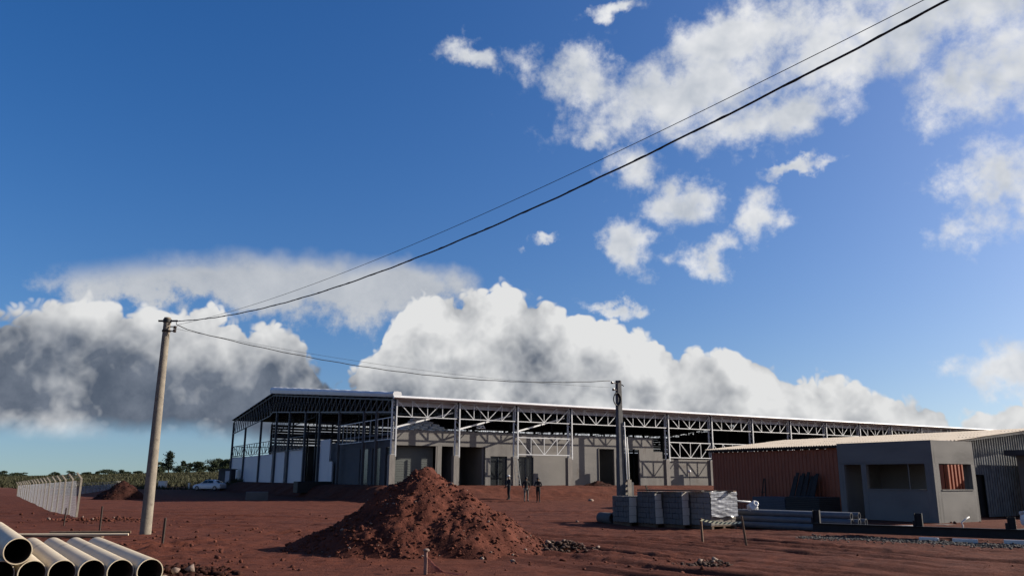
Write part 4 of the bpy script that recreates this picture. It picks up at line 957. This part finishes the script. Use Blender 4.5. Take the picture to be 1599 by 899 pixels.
# pale tube with a white bag at its end, beyond the wrapped pallet
c0 = p4+du*1.0+dv*.9
o = MB().tube([(c0.x, c0.y, .98), (c0.x+1.25, c0.y-.35, .90)], .035, 10).build('tube', M['pvc'], None, True); tag(o, 'pale tube sticking out sideways behind the film-wrapped pallet', 'tube')
bm = bmesh.new(); bmesh.ops.create_icosphere(bm, subdivisions=4, radius=1)
for v in bm.verts:
    p = v.co.copy(); n_ = float(fbm(np.array([p.x*2+p.z*1.7]), np.array([p.y*2-p.z*1.2]), 1.0, 3, .5)[0]); k_ = 1+.75*n_
    v.co = Vector((p.x*.17*k_+.05*p.z, p.y*.10*k_, (p.z*.16-.10*max(0, -p.z)*(1-abs(p.x)))*k_))
m_ = bpy.data.meshes.new('bag'); bm.to_mesh(m_); bm.free(); m_.polygons.foreach_set('use_smooth', [True]*len(m_.polygons)); m_.materials.append(M['bag'])
o = link(bpy.data.objects.new('plastic_bag', m_)); o.location = (c0.x+1.3, c0.y-.36, .74); tag(o, 'crumpled bright white plastic bag on the end of the pale tube', 'bag')
o = MB().bar((c0.x+1.28, c0.y-.36, -.1), (c0.x+1.28, c0.y-.36, .6), .06).build('wooden_stake', M['wood_dark']); tag(o, 'dark short stake below the white plastic bag', 'stake')
# bundle of long grey tubes on the ground
tm = None; n = 14
ta, tb = Vector((8.35, 30.6, 0)), Vector((11.4, 27.7, 0)); td = (tb-ta).normalized(); tn = Vector((-td.y, td.x, 0)); k_ = 0
for row, cnt in ((0, 5), (1, 4), (2, 3)):
    for i in range(cnt):
        off = (i-(cnt-1)/2)*.235; s = random.uniform(-.25, .25); a_ = ta+tn*off+td*s
        mb = MB(); L = (tb-ta).length; r0, r1 = .112, .098; prof = [(r0, 0), (r0, L), (r1, L), (r1, 0)]
        mb.add([(rr*math.cos(2*math.pi*k/n), yy, rr*math.sin(2*math.pi*k/n)) for rr, yy in prof for k in range(n)], [(q*n+k, q*n+(k+1) % n, ((q+1) % 4)*n+(k+1) % n, ((q+1) % 4)*n+k) for q in range(4) for k in range(n)])
        if tm is None: tm = mb.mesh('tube', M['tube']); auto_smooth(tm, 40)
        o = link(bpy.data.objects.new('grey_tube', tm)); o.location = (a_.x, a_.y, .13+row*.20); o.rotation_euler = (0, 0, math.atan2(-td.x, td.y))
        tag(o, f"grey tube of the ground bundle, {('bottom', 'middle', 'top')[row]} layer, {('nearest', 'second nearest', 'third nearest', 'fourth nearest', 'farthest')[i]} the road", 'tube', 'grey tubes in the ground bundle')
# materials stored along the orange wall (in its shade)
def crates(label, a, b, nu, nv_, nl, sx, sy, sz, mat, nm='panel_stack', pn='panel'):
    p = uv(SH, a, b); e = thing(nm, (p[0], p[1], hz(*p)), label, 'stack', rz=GRID)
    for l in range(nl):
        for i in range(nu):
            for j in range(nv_): slab(pn, i*sx*1.02+random.uniform(-.02, .02), i*sx*1.02+sx+random.uniform(-.02, .02), j*sy*1.02, j*sy*1.02+sy, .08+l*sz*1.06, .08+l*sz*1.06+sz, mat, e)
    slab('skid', .1, nu*sx-.1, .1, .25, 0, .078, M['wood_dark'], e); slab('skid', .1, nu*sx-.1, nv_*sy-.25, nv_*sy-.1, 0, .078, M['wood_dark'], e); return e
crates('stack of blue grey panels along the orange wall', -2.9, 6.9, 1, 1, 9, 1.6, 2.2, .075, M['bluepanel'])
crates('low dark stack of boards between the blue panels and the gatehouse', -3.2, 4.5, 1, 1, 8, 1.5, 2.1, .085, M['tarp'], 'board_stack', 'board')
e = thing('board_bundle', (*uv(SH, -.75, 6.9), 0), 'dark bundle of tall boards leaning upright on the orange wall', 'boards', rz=GRID)
for k in range(9):
    MB().bar((-.35-.03*(k % 3), k*.19, 0), (.45, k*.19+random.uniform(-.05, .05), 2.0+random.uniform(-.15, .12)), .17, .05).build('board', M['wood_dark'], e)
e = thing('trestle', (*uv(SH, -.6, 10.6), 0), 'narrow dark trestle standing against the orange wall', 'trestle', rz=GRID)
for dx in (-.22, .22): MB().bar((0, dx, 0), (.25, dx*.2, 1.75), .05).build('leg', M['wood_dark'], e)
for z in (.5, 1.0): MB().bar((.09, -.18, z), (.09, .18, z), .04).build('rung', M['wood_dark'], e)

# ------------------------------------------------------------------ dark steel frame on blocks in front of the gatehouse
ba, bb = Vector((9.35, 26.0, 0)), Vector((17.6, 20.7, 0)); bd = (bb-ba).normalized(); bang = math.atan2(bd.y, bd.x)
e = thing('skid_chassis', (ba.x, ba.y, hz(ba.x, ba.y)), 'low dark steel beam with short upright posts lying before the gatehouse', 'steel frame', rz=bang)
LB = (bb-ba).length
def ibeam(L, h, w):
    mb = MB(); return mb.box(0, L, -w/2, w/2, 0, .02).box(0, L, -w/2, w/2, h-.02, h).box(0, L, -.012, .012, .02, h-.02)
o = ibeam(LB, .26, .18).build('beam', M['beam'], e); o.location = (0, 0, .10)
o = ibeam(LB-1.0, .2, .16).build('beam', M['beam'], e); o.location = (.9, .95, .10)
for s, h in ((.12, .72), (2.98, .70), (5.30, .66), (7.6, .66)):
    o = MB().box(-.09, .09, -.012, .012, 0, h-.34).box(-.10, -.085, -.09, .09, 0, h-.34).box(.085, .10, -.09, .09, 0, h-.34).build('post', M['beam'], e); o.location = (s, .05, .362)
    o = MB().box(-.16, -.10, -.06, .06, 0, .16).build('gusset', M['beam'], e); o.location = (s, .05, .362)
for s in (1.5, 4.2, 6.6):
    o = MB().box(-.05, .05, 0, .9, 0, .12).build('cross_beam', M['beam'], e); o.location = (s, .03, .16)
for k, (s, w, lb) in enumerate(((3.25, .5, 'left pale concrete block under the dark steel frame'), (4.15, .62, 'middle long pale concrete block under the dark steel frame'), (5.35, .55, 'right pale concrete block under the dark steel frame'))):
    p = ba+bd*s; nrm = Vector((-bd.y, bd.x, 0)); p = p-nrm*.42
    o = MB().box(-w/2, w/2, -.1, .1, 0, .13).build('concrete_block', M['pvc'], None, bevel=.01); o.location = (p.x, p.y, hz(p.x, p.y)-.015); o.rotation_euler = (0, 0, bang+.06*(k-1)); tag(o, lb, 'block')
o = MB().tube([(12.1, 27.6, .20), (13.1, 26.9, .24)], .045, 10).build('tube', M['pvc'], None, True); tag(o, 'pale bent tube end lying left of the gatehouse door', 'tube')
e = thing('bent_pipe', (14.75, 27.4, hz(14.75, 27.4)), 'small white bent pipe standing before the gatehouse wall', 'pipe')
MB().tube([(0, 0, -.1), (0, 0, .26), (-.03, 0, .34), (.08, .02, .42), (.26, .03, .52)], .022, 10).build('tube', M['pvc'], e, True)
o = MB().box(-1.6, 1.6, -.8, .8, 0, .10).build('slab_stack', M['darkwall']); o.location = (17.0, 27.6, hz(17.0, 27.6)); o.rotation_euler = (0, 0, GRID); tag(o, 'flat dark concrete slab on the ground before the gatehouse', 'slab')
# marker with a white head before the hall wall
e = thing('marker_post', (*uv(HALL, 30.8, -1.2), hz(*uv(HALL, 30.8, -1.2))), 'thin post with a round white head in front of the low hall wall', 'post')
MB().bar((0, 0, -.2), (0, 0, 1.25), .04).build('shaft', M['iron'], e); MB().lathe([(.02, 1.2), (.12, 1.25), (.16, 1.36), (.12, 1.47), (.02, 1.52)], 14).build('head', M['bag'], e, True)
# things stored on the raised yard by the gable end
p = uv(HALL, -1.6, 30.0); o = MB().box(-1.7, 1.7, -.8, .8, 0, 1.1).build('storage_box', M['tarp'], None, bevel=.05); o.location = (-19.6, 82.0, .2); o.rotation_euler = (0, 0, GRID); tag(o, 'black lidded box on the raised yard below the white wall panels', 'box')
o = MB().box(-.9, .9, -.5, .5, 0, .9).build('concrete_block', M['darkwall'], None, bevel=.03); o.location = (-21.5, 70.5, -.4); o.rotation_euler = (0, 0, .25); tag(o, 'big grey concrete block half sunk in the bank below the gable end', 'block')

# ------------------------------------------------------------------ people
def figure(label, loc, rz, joints, edges, cut, mats, head, extra=None):
    """skin-modifier body grown round a posed skeleton; cut(co) picks the material by place on the body"""
    root = thing('person', loc, label, 'person', 'people standing before the hall', rz)
    names = list(joints); me_ = bpy.data.meshes.new('body'); me_.from_pydata([joints[n][0] for n in names], [], [])
    me_.clear_geometry(); me_.from_pydata([joints[n][0] for n in names], [(names.index(a), names.index(b)) for a, b in edges], [])
    ob = bpy.data.objects.new('body', me_); col.objects.link(ob)
    ob.modifiers.new('skin', 'SKIN')
    if not me_.skin_vertices:
        bm = bmesh.new(); bm.from_mesh(me_); bm.verts.layers.skin.verify(); bm.to_mesh(me_); bm.free()
    for i, n in enumerate(names):
        sv = me_.skin_vertices[0].data[i]; r = joints[n][1]; sv.radius = r if isinstance(r, tuple) else (r, r); sv.use_root = (n == 'pelvis')
    ss = ob.modifiers.new('sub', 'SUBSURF'); ss.levels = ss.render_levels = 2
    dg = bpy.context.evaluated_depsgraph_get(); m2 = bpy.data.meshes.new_from_object(ob.evaluated_get(dg)); bpy.data.objects.remove(ob)
    m2.name = 'body'; m2.materials.clear()
    for m_ in mats: m2.materials.append(m_)
    for p in m2.polygons: p.use_smooth = True; p.material_index = cut(p.center)
    link(bpy.data.objects.new('body', m2), root)
    hx, hy, hzz = joints['head'][0]
    bm = bmesh.new(); bmesh.ops.create_uvsphere(bm, u_segments=18, v_segments=12, radius=1)
    for v in bm.verts:
        p = v.co; k = .78+.22*min(1, max(0, (p.z+1))); v.co = Vector((p.x*.104*(1+.06*(p.z > .2)), (p.y*.122)*(k if p.y < 0 else 1.0), p.z*.125))
    keep_z = .035 if head == 'helmet' else -.02
    geom = [v for v in bm.verts if v.co.z < keep_z-.0 and not (v.co.y > .02 and head == 'hair')]
    bmesh.ops.delete(bm, geom=geom, context='VERTS'); bmesh.ops.solidify(bm, geom=bm.faces[:], thickness=.008)
    m3 = bpy.data.meshes.new(head); bm.to_mesh(m3); bm.free(); m3.polygons.foreach_set('use_smooth', [True]*len(m3.polygons))
    m3.materials.append(M['bag'] if head == 'helmet' else M['hair'])
    o = link(bpy.data.objects.new('safety_helmet' if head == 'helmet' else 'hair', m3), root); o.location = (hx, hy, hzz+.02); s = 1.22 if head == 'helmet' else 1.02; o.scale = (s, s, s)
    if head == 'helmet': MB().lathe([(.118, .0), (.165, .003), (.165, .010), (.118, .014)], 20, (hx, hy-.02, hzz+.05)).build('brim', M['bag'], root)
    for sx in (-1, 1): MB().lathe([(.004, -.008), (.011, -.004), (.011, .004), (.004, .008)], 8, (hx+sx*.036, hy-.098, hzz+.005)).build('eye', M['hair'], root)
    return root
def skeleton(arms, stance=(.11, .12), lean=0.0, stride=0.0):
    """a standing adult facing -Y; arms gives elbow and wrist points for left and right"""
    J = {'pelvis': ((0, 0, .95), (.155, .115)), 'waist': ((0, .005+lean*.3, 1.10), (.140, .100)), 'chest': ((0, .01+lean*.6, 1.30), (.175, .120)), 'upper': ((0, .015+lean, 1.43), (.150, .09)),
         'neck': ((0, lean, 1.52), .056), 'head': ((0, -.015+lean, 1.64), (.080, .098)), 'crown': ((0, -.01+lean, 1.735), (.066, .078)), 'nose': ((0, -.112+lean, 1.628), (.014, .020))}
    E_ = [('pelvis', 'waist'), ('waist', 'chest'), ('chest', 'upper'), ('upper', 'neck'), ('neck', 'head'), ('head', 'crown'), ('head', 'nose')]
    for s, sd_ in ((-1, 'l'), (1, 'r')):
        st_ = stance[0] if s < 0 else stance[1]; fy = stride*s
        J['hip'+sd_] = ((s*.095, 0, .86), .092); J['knee'+sd_] = ((s*st_*1.05, -.03+fy*.6, .49), .062); J['ankle'+sd_] = ((s*st_*1.1, .02+fy, .09), .043)
        J['toe'+sd_] = ((s*(st_*1.1+.03), -.15+fy, .035), (.040, .032)); J['heel'+sd_] = ((s*st_*1.1, .06+fy, .04), (.036, .034))
        E_ += [('pelvis', 'hip'+sd_), ('hip'+sd_, 'knee'+sd_), ('knee'+sd_, 'ankle'+sd_), ('ankle'+sd_, 'toe'+sd_), ('ankle'+sd_, 'heel'+sd_)]
        el_, wr = arms[sd_]; J['shoulder'+sd_] = ((s*.195, .02+lean, 1.42), .066); J['elbow'+sd_] = (el_, .046); J['wrist'+sd_] = (wr, .031)
        E_ += [('upper', 'shoulder'+sd_), ('shoulder'+sd_, 'elbow'+sd_), ('elbow'+sd_, 'wrist'+sd_)]
        d = (Vector(wr)-Vector(el_)).normalized(); side = d.cross(Vector((1, 0, 0))); side = side.normalized() if side.length > .2 else Vector((0, 1, 0))
        pm_ = Vector(wr)+d*.075; J['palm'+sd_] = (tuple(pm_), (.034, .022)); E_.append(('wrist'+sd_, 'palm'+sd_))
        curl = d.cross(side)*(.02*s)
        for k, (off, ln) in enumerate(((-.03, .07), (-.01, .082), (.01, .078), (.03, .06))):
            a = pm_+side*off+d*.035; b = a+d*ln*.5+curl*.4; c_ = b+d*ln*.4+curl
            for q, pt, r in (('a', a, .0105), ('b', b, .0095), ('c', c_, .008)): J[f'f{k}{q}{sd_}'] = (tuple(pt), r)
            E_ += [('palm'+sd_, f'f{k}a{sd_}'), (f'f{k}a{sd_}', f'f{k}b{sd_}'), (f'f{k}b{sd_}', f'f{k}c{sd_}')]
        a = pm_-d*.02-side*.045; b = a+d*.04-side*.012; J['ta'+sd_] = (tuple(a), .012); J['tb'+sd_] = (tuple(b), .009); E_ += [('palm'+sd_, 'ta'+sd_), ('ta'+sd_, 'tb'+sd_)]
    return J, E_
def clothes(sleeve, wristz=None):
    """0 trousers, 1 top, 2 skin, 3 shoes"""
    def f(c_):
        if c_.z > 1.505: return 2
        if c_.z < .105: return 3
        if abs(c_.x) > .23 and c_.z < sleeve: return 2
        if c_.z > .985: return 1
        return 2 if abs(c_.x) > .235 else 0
    return f
def crossed(c_):
    if c_.z > 1.505: return 2
    if c_.z < .105: return 3
    if c_.y < -.175 and 1.05 < c_.z < 1.33: return 2
    return 1 if c_.z > .985 else 0
FEET = [(-.17, 62.2), (1.12, 61.6), (1.98, 60.9)]
J, E_ = skeleton({'l': ((-.26, .0, 1.15), (-.22, -.16, .98)), 'r': ((.27, -.02, 1.16), (.20, -.22, 1.02))}, (.07, .08))
figure('person in black wearing a white safety helmet, left of the three', (*FEET[0], hz(*FEET[0])), R(-60), J, E_, clothes(1.0), [M['cloth_black'], M['cloth_navy'], M['skin'], M['black']], 'helmet')
J, E_ = skeleton({'l': ((-.30, .03, 1.16), (-.24, -.06, .95)), 'r': ((.30, .03, 1.16), (.24, -.06, .95))}, (.13, .12), 0, .05)
figure('person in dark jacket and grey trousers, middle of the three', (*FEET[1], hz(*FEET[1])), R(15), J, E_, clothes(.9), [M['cloth_grey'], M['cloth_black'], M['skin'], M['black']], 'hair')
J, E_ = skeleton({'l': ((-.27, -.05, 1.16), (.06, -.21, 1.20)), 'r': ((.27, -.05, 1.15), (-.06, -.235, 1.16))}, (.07, .08))
figure('person in black with folded arms, right of the three', (*FEET[2], hz(*FEET[2])), R(-8), J, E_, crossed, [M['cloth_black'], M['cloth_black'], M['skin'], M['iron']], 'hair')
# ladder leaning on the hall column behind the helmeted person
lp = uv(HALL, 2*BAY-.35, -1.0); e = thing('ladder', (lp[0], lp[1], hz(*lp)), 'light metal ladder leaning on the hall column behind the helmeted person', 'ladder', rz=GRID)
for dx in (-.22, .22): MB().bar((dx, 0, 0), (dx*.8, .72, 2.6), .05).build('rail', M['tube'], e)
for k in range(8): t = .08+k*.12; MB().bar((-.22, .72*t, 2.6*t), (.22, .72*t, 2.6*t), .035).build('rung', M['tube'], e)

# ------------------------------------------------------------------ cars
def car_mesh_parts(root):
    """a sedan, nose towards -X, 4.3 m long"""
    # stations along the length: x, half width, sill z, shoulder z (body) ; roof outline separately
    st_ = [(-2.15, .55, .32, .58), (-2.08, .72, .24, .68), (-1.7, .82, .20, .80), (-1.2, .85, .19, .88), (-.75, .86, .19, .93), (0, .87, .19, .95), (.9, .87, .19, .96), (1.45, .85, .20, .98), (1.9, .80, .24, .98), (2.1, .72, .30, .92), (2.15, .58, .38, .80)]
    vs = []; fs = []; n = 8
    for x, w, z0, z1 in st_:
        for (fy, fz) in ((-.86, 0), (-1, .12), (-1.02, .5), (-.97, .82), (-.86, 1), (.86, 1), (.97, .82), (1.02, .5), (1, .12), (.86, 0)): vs.append((x, w*fy, z0+(z1-z0)*fz))
    n = 10
    for i in range(len(st_)-1):
        for k in range(n): fs.append((i*n+k, i*n+(k+1) % n, (i+1)*n+(k+1) % n, (i+1)*n+k))
    fs += [tuple(range(n-1, -1, -1)), tuple((len(st_)-1)*n+k for k in range(n))]
    o = MB().add(vs, fs).build('body', M['paint'], root, True); auto_smooth(o.data, 40)
    cs = [(-1.0, .74, .93, .93), (-.35, .66, .93, 1.36), (.1, .62, .94, 1.44), (.7, .62, .95, 1.43), (1.2, .65, .96, 1.30), (1.75, .72, .97, .99)]
    vs = []; fs = []
    for x, w, z0, z1 in cs: vs += [(x, -.80, z0-.03), (x, -w, z1-.05), (x, -w*.85, z1), (x, w*.85, z1), (x, w, z1-.05), (x, .80, z0-.03)]
    for i in range(len(cs)-1):
        for k in range(5): fs.append((i*6+k, i*6+k+1, (i+1)*6+k+1, (i+1)*6+k))
    fs += [(5, 4, 3, 2, 1, 0), tuple(30+k for k in range(6))]
    o = MB().add(vs, fs).build('cabin', M['paint'], root, True); auto_smooth(o.data, 30)
    # glass panes just proud of the cabin
    def pane(q, nm='window'):
        d = (Vector(q[1])-Vector(q[0])).cross(Vector(q[2])-Vector(q[0])).normalized()*.008; MB().add([Vector(p)+d for p in q]+[Vector(p)-d for p in q], [(0, 1, 2, 3), (7, 6, 5, 4), (0, 4, 5, 1), (1, 5, 6, 2), (2, 6, 7, 3), (3, 7, 4, 0)]).build(nm, M['glass'], root)
    for s in (-1, 1):
        pane([(-.72, s*.792, .98), (.12, s*.795, .98), (.12, s*.655, 1.38), (-.30, s*.70, 1.31)]); pane([(.18, s*.795, .98), (1.05, s*.795, .99), (.95, s*.675, 1.33), (.18, s*.655, 1.38)])
        MB().box(-.62, -.50, s*.86-.06, s*.86+.06, .96, 1.06).build('mirror', M['paint'], root, bevel=.02)
    pane([(-.97, -.62, .98), (-.97, .62, .98), (-.42, .55, 1.345), (-.42, -.55, 1.345)], 'windscreen'); pane([(1.70, .62, 1.03), (1.70, -.62, 1.03), (1.28, -.55, 1.28), (1.28, .55, 1.28)], 'rear_window')
    for x in (-1.35, 1.35):
        for s in (-1, 1):
            w = bpy.data.objects.new('wheel', None); link(w, root); w.location = (x, s*.80, .31)
            vs = [(rr*math.cos(2*math.pi*k/20), yy, rr*math.sin(2*math.pi*k/20)) for rr, yy in ((.19, -.10), (.29, -.10), (.31, -.07), (.31, .07), (.29, .10), (.19, .10)) for k in range(20)]
            MB().add(vs, [(i*20+k, i*20+(k+1) % 20, ((i+1) % 6)*20+(k+1) % 20, ((i+1) % 6)*20+k) for i in range(6) for k in range(20)]).build('tyre', M['black'], w, True)
            vs = [(rr*math.cos(2*math.pi*k/20), s*yy, rr*math.sin(2*math.pi*k/20)) for rr, yy in ((.03, .085), (.17, .075), (.195, .10)) for k in range(20)]
            MB().add(vs, [(i*20+k, i*20+(k+1) % 20, (i+1)*20+(k+1) % 20, (i+1)*20+k) for i in range(2) for k in range(20)]+[tuple(range(20))]).build('rim', M['rim'], w)
    for s in (-1, 1):
        MB().box(-2.13, -1.95, s*.58-.14, s*.58+.14, .58, .70).build('headlight', M['lamp'], root, bevel=.02); MB().box(2.0, 2.13, s*.58-.14, s*.58+.14, .68, .84).build('tail_light', M['red'], root, bevel=.02)
    MB().box(-2.17, -2.10, -.4, .4, .36, .50).build('grille', M['black'], root); MB().box(2.1, 2.17, -.25, .25, .50, .62).build('number_plate', M['pvc'], root)
CP = (-41.0, 113.0); car = thing('parked_car', (CP[0], CP[1], hz(*CP)+.02), 'white sedan parked beyond the left end of the hall', 'car', rz=R(-14)); car_mesh_parts(car)
c2 = copy_tree(car); c2.location = (19.25, 28.0, hz(19.25, 28.0)); c2.rotation_euler = (0, 0, R(18)); tag(c2, 'white car with only its nose showing at the right picture edge', 'car')
# white cabinet and small post by the field
p = (-52.0, 124.0); o = MB().box(-.5, .5, -.4, .4, 0, 1.0).box(-.55, .55, -.45, .45, 1.002, 1.08).build('cabinet', M['paint']); o.location = (p[0], p[1], hz(*p)); tag(o, 'small white cabinet by the field right of the round pole', 'cabinet')
p = (-47.3, 122.0); o = MB().box(-.1, .1, -.1, .1, 0, .75).box(-.14, .14, -.14, .14, .752, .85).build('bollard', M['paint']); o.location = (p[0], p[1], hz(*p)); tag(o, 'tiny white bollard between the white cabinet and the parked sedan', 'bollard')
e = thing('tool_shed', (-41.5, 121, hz(-41.5, 121)), 'dark little tool shed behind the parked sedan', 'shed')
MB().box(-.9, .9, -1, 1, 0, 1.9).build('wall', M['darkwall'], e); MB().box(-1.1, 1.1, -1.2, 1.2, 1.902, 2.0).build('roof', M['steel_dark'], e); MB().box(.1, .7, -1.05, -1.003, .1, 1.7).build('door', M['panel'], e)

# ------------------------------------------------------------------ trees beyond the field
def tree(x, y, h, w, label, kind='round', seed=0, group='trees beyond the field'):
    r = np.random.default_rng(seed); z0 = hz(x, y)-.1; e = thing('conifer_tree' if kind == 'conifer' else 'field_tree', (x, y, z0), label, 'tree', group)
    th_ = h*(.9 if kind == 'conifer' else .55); mb = MB(); lean = r.uniform(-.05, .05)*h
    mb.tube([(0, 0, -.2), (lean*.3, 0, th_*.5), (lean, 0, th_)], [h*.032, h*.024, h*.010], 8)
    pts = []; nrm = []
    if kind == 'conifer':
        for lv in range(9):
            z = h*(.22+.085*lv); rad = w*.5*(1-lv/9.5)*(.55+.6*r.random())
            for k in range(5):
                a = r.uniform(0, 6.28); tip = Vector((math.cos(a)*rad, math.sin(a)*rad, z+rad*.15)); mb.tube([(0, 0, z), tip], [h*.009, h*.003], 5)
                for q in range(46): t = r.uniform(.25, 1.05); pts.append((tip.x*t+r.normal(0, .09*w), tip.y*t+r.normal(0, .09*w), z+rad*.15*t+r.normal(0, .03*h)))
        pts += [(r.normal(0, .04*w), r.normal(0, .04*w), h*r.uniform(.85, 1.02)) for _ in range(60)]
    else:
        nl = 15 if kind == 'round' else 8
        for k in range(nl):
            a = r.uniform(0, 6.28); rad = w*.5*r.uniform(.25, .75); z = h*r.uniform(.22, .84); c_ = Vector((math.cos(a)*rad+lean, math.sin(a)*rad, z))
            mb.tube([(lean*.5, 0, th_*r.uniform(.45, .9)), c_*.6+Vector((0, 0, z*.32)), c_], [h*.014, h*.009, h*.004], 5)
            rr = w*r.uniform(.16, .27)*(1 if kind == 'round' else .7)
            m_ = 170 if kind == 'round' else 110; v = r.normal(0, 1, (m_, 3)); v /= np.linalg.norm(v, axis=1)[:, None]; v *= (r.random((m_, 1))**.45)*rr
            pts += [(c_.x+p[0], c_.y+p[1], c_.z+p[2]*.75*h/w*.9) for p in v]
        if kind == 'round': pts += [(r.normal(0, w*.22), r.normal(0, w*.22), h*(.05+.5*r.random())) for _ in range(320)]
    mb.build('trunk', M['bark'], e)
    pts = np.array(pts); n = len(pts); s = (max(.26, .085*h) if kind != 'conifer' else .06*h)*r.uniform(.6, 1.3, (n, 1))
    a1 = r.normal(0, 1, (n, 3)); a1 /= np.linalg.norm(a1, axis=1)[:, None]; a2 = np.cross(a1, r.normal(0, 1, (n, 3))); a2 /= np.linalg.norm(a2, axis=1)[:, None]
    V = np.stack([pts-a1*s*.5, pts+a2*s*.35, pts+a1*s*.5, pts-a2*s*.35], 1).reshape(-1, 3)
    m_ = bpy.data.meshes.new('crown'); m_.vertices.add(4*n); m_.vertices.foreach_set('co', V.ravel()); m_.loops.add(4*n); m_.loops.foreach_set('vertex_index', np.arange(4*n, dtype=np.int32)); m_.polygons.add(n); m_.polygons.foreach_set('loop_start', (np.arange(n)*4).astype(np.int32)); m_.update(calc_edges=True)
    m_.materials.append(M['needle'] if kind == 'conifer' else M['leaf']); link(bpy.data.objects.new('crown', m_), e); return e
# (picture x, crown top y, base y, distance) turned into places beyond the field
F_ = 1294.0
TREES = [(4, 733, 26, 9, 'low dark rounded tree at the left picture edge'), (30, 735, 28, 5, 'small flat tree next to the left picture edge'), (88, 735, 18, 6, 'small round tree above the near end of the fence'), (112, 733, 18, 8, 'dark bushy tree above the fence end'), (136, 736, 22, 5, 'low tree just right of the fence end'), (152, 733, 10, 8, 'thin small tree left of the long hedge-like tree'), (172, 731, 32, 9, 'wide hedge-like dark tree left of the round pole'), (196, 731, 22, 9, 'domed dark tree nearer the round pole'), (218, 735, 16, 7, 'small tree just left of the round pole'),
         (246, 718, 26, 20, 'dense dark tree just right of the round pole'), (282, 725, 22, 14, 'low dark tree right of the tall conifer'), (292, 713, 26, 24, 'open-crowned tree between the conifer and the hall'), (312, 718, 30, 20, 'dense rounded tree left of the hall corner'), (336, 713, 34, 24, 'broad dark tree nearest the hall corner'), (354, 712, 26, 24, 'dark tree half hidden by the hall corner')]
for k, (px_, top_, wpx, hpx, lb) in enumerate(TREES):
    Y = 262+((k*37) % 23); xw = (px_-800)/F_*Y; g = hz(xw, Y); ztop = 1.7+(745.9+(px_-800)*.0044-top_)/1330*Y; h = max(2.0, ztop-g)
    tree(xw, Y, h, wpx/F_*Y, lb, 'open' if 'open' in lb else 'round', 100+k)
Y = 255; xw = (264-800)/F_*Y; tree(xw, Y, 1.7+(743.5-703)/1330*Y-hz(xw, Y), 4.6, 'tall dark conifer standing above the other trees', 'conifer', 140)

# tall dry grass on the field bank (uncountable)
r_ = np.random.default_rng(77); N_ = 42000; yy = 118+150*r_.random(N_)**1.2; xx = -yy*r_.uniform(.30, .68, N_); ok = (fbm(xx, yy, .06, 3) > -.25); xx, yy = xx[ok], yy[ok]; zz = height(xx, yy); n = len(xx)
hh_ = r_.uniform(.2, .6, n); ww = r_.uniform(.05, .14, n); an = r_.uniform(0, np.pi, n); lx, ly = r_.normal(0, .18, n), r_.normal(0, .18, n)
V = np.stack([np.stack([xx-ww*np.cos(an), yy-ww*np.sin(an), zz-.02], 1), np.stack([xx+ww*np.cos(an), yy+ww*np.sin(an), zz-.02], 1), np.stack([xx+lx, yy+ly, zz+hh_], 1)], 1).reshape(-1, 3)
m_ = bpy.data.meshes.new('field_grass'); m_.vertices.add(3*n); m_.vertices.foreach_set('co', V.ravel()); m_.loops.add(3*n); m_.loops.foreach_set('vertex_index', np.arange(3*n, dtype=np.int32)); m_.polygons.add(n); m_.polygons.foreach_set('loop_start', (np.arange(n)*3).astype(np.int32)); m_.update(calc_edges=True); m_.materials.append(M['grass'])
tag(link(bpy.data.objects.new('field_grass', m_)), 'tall dry grass on the field beyond the fence', 'grass', None, 'stuff')
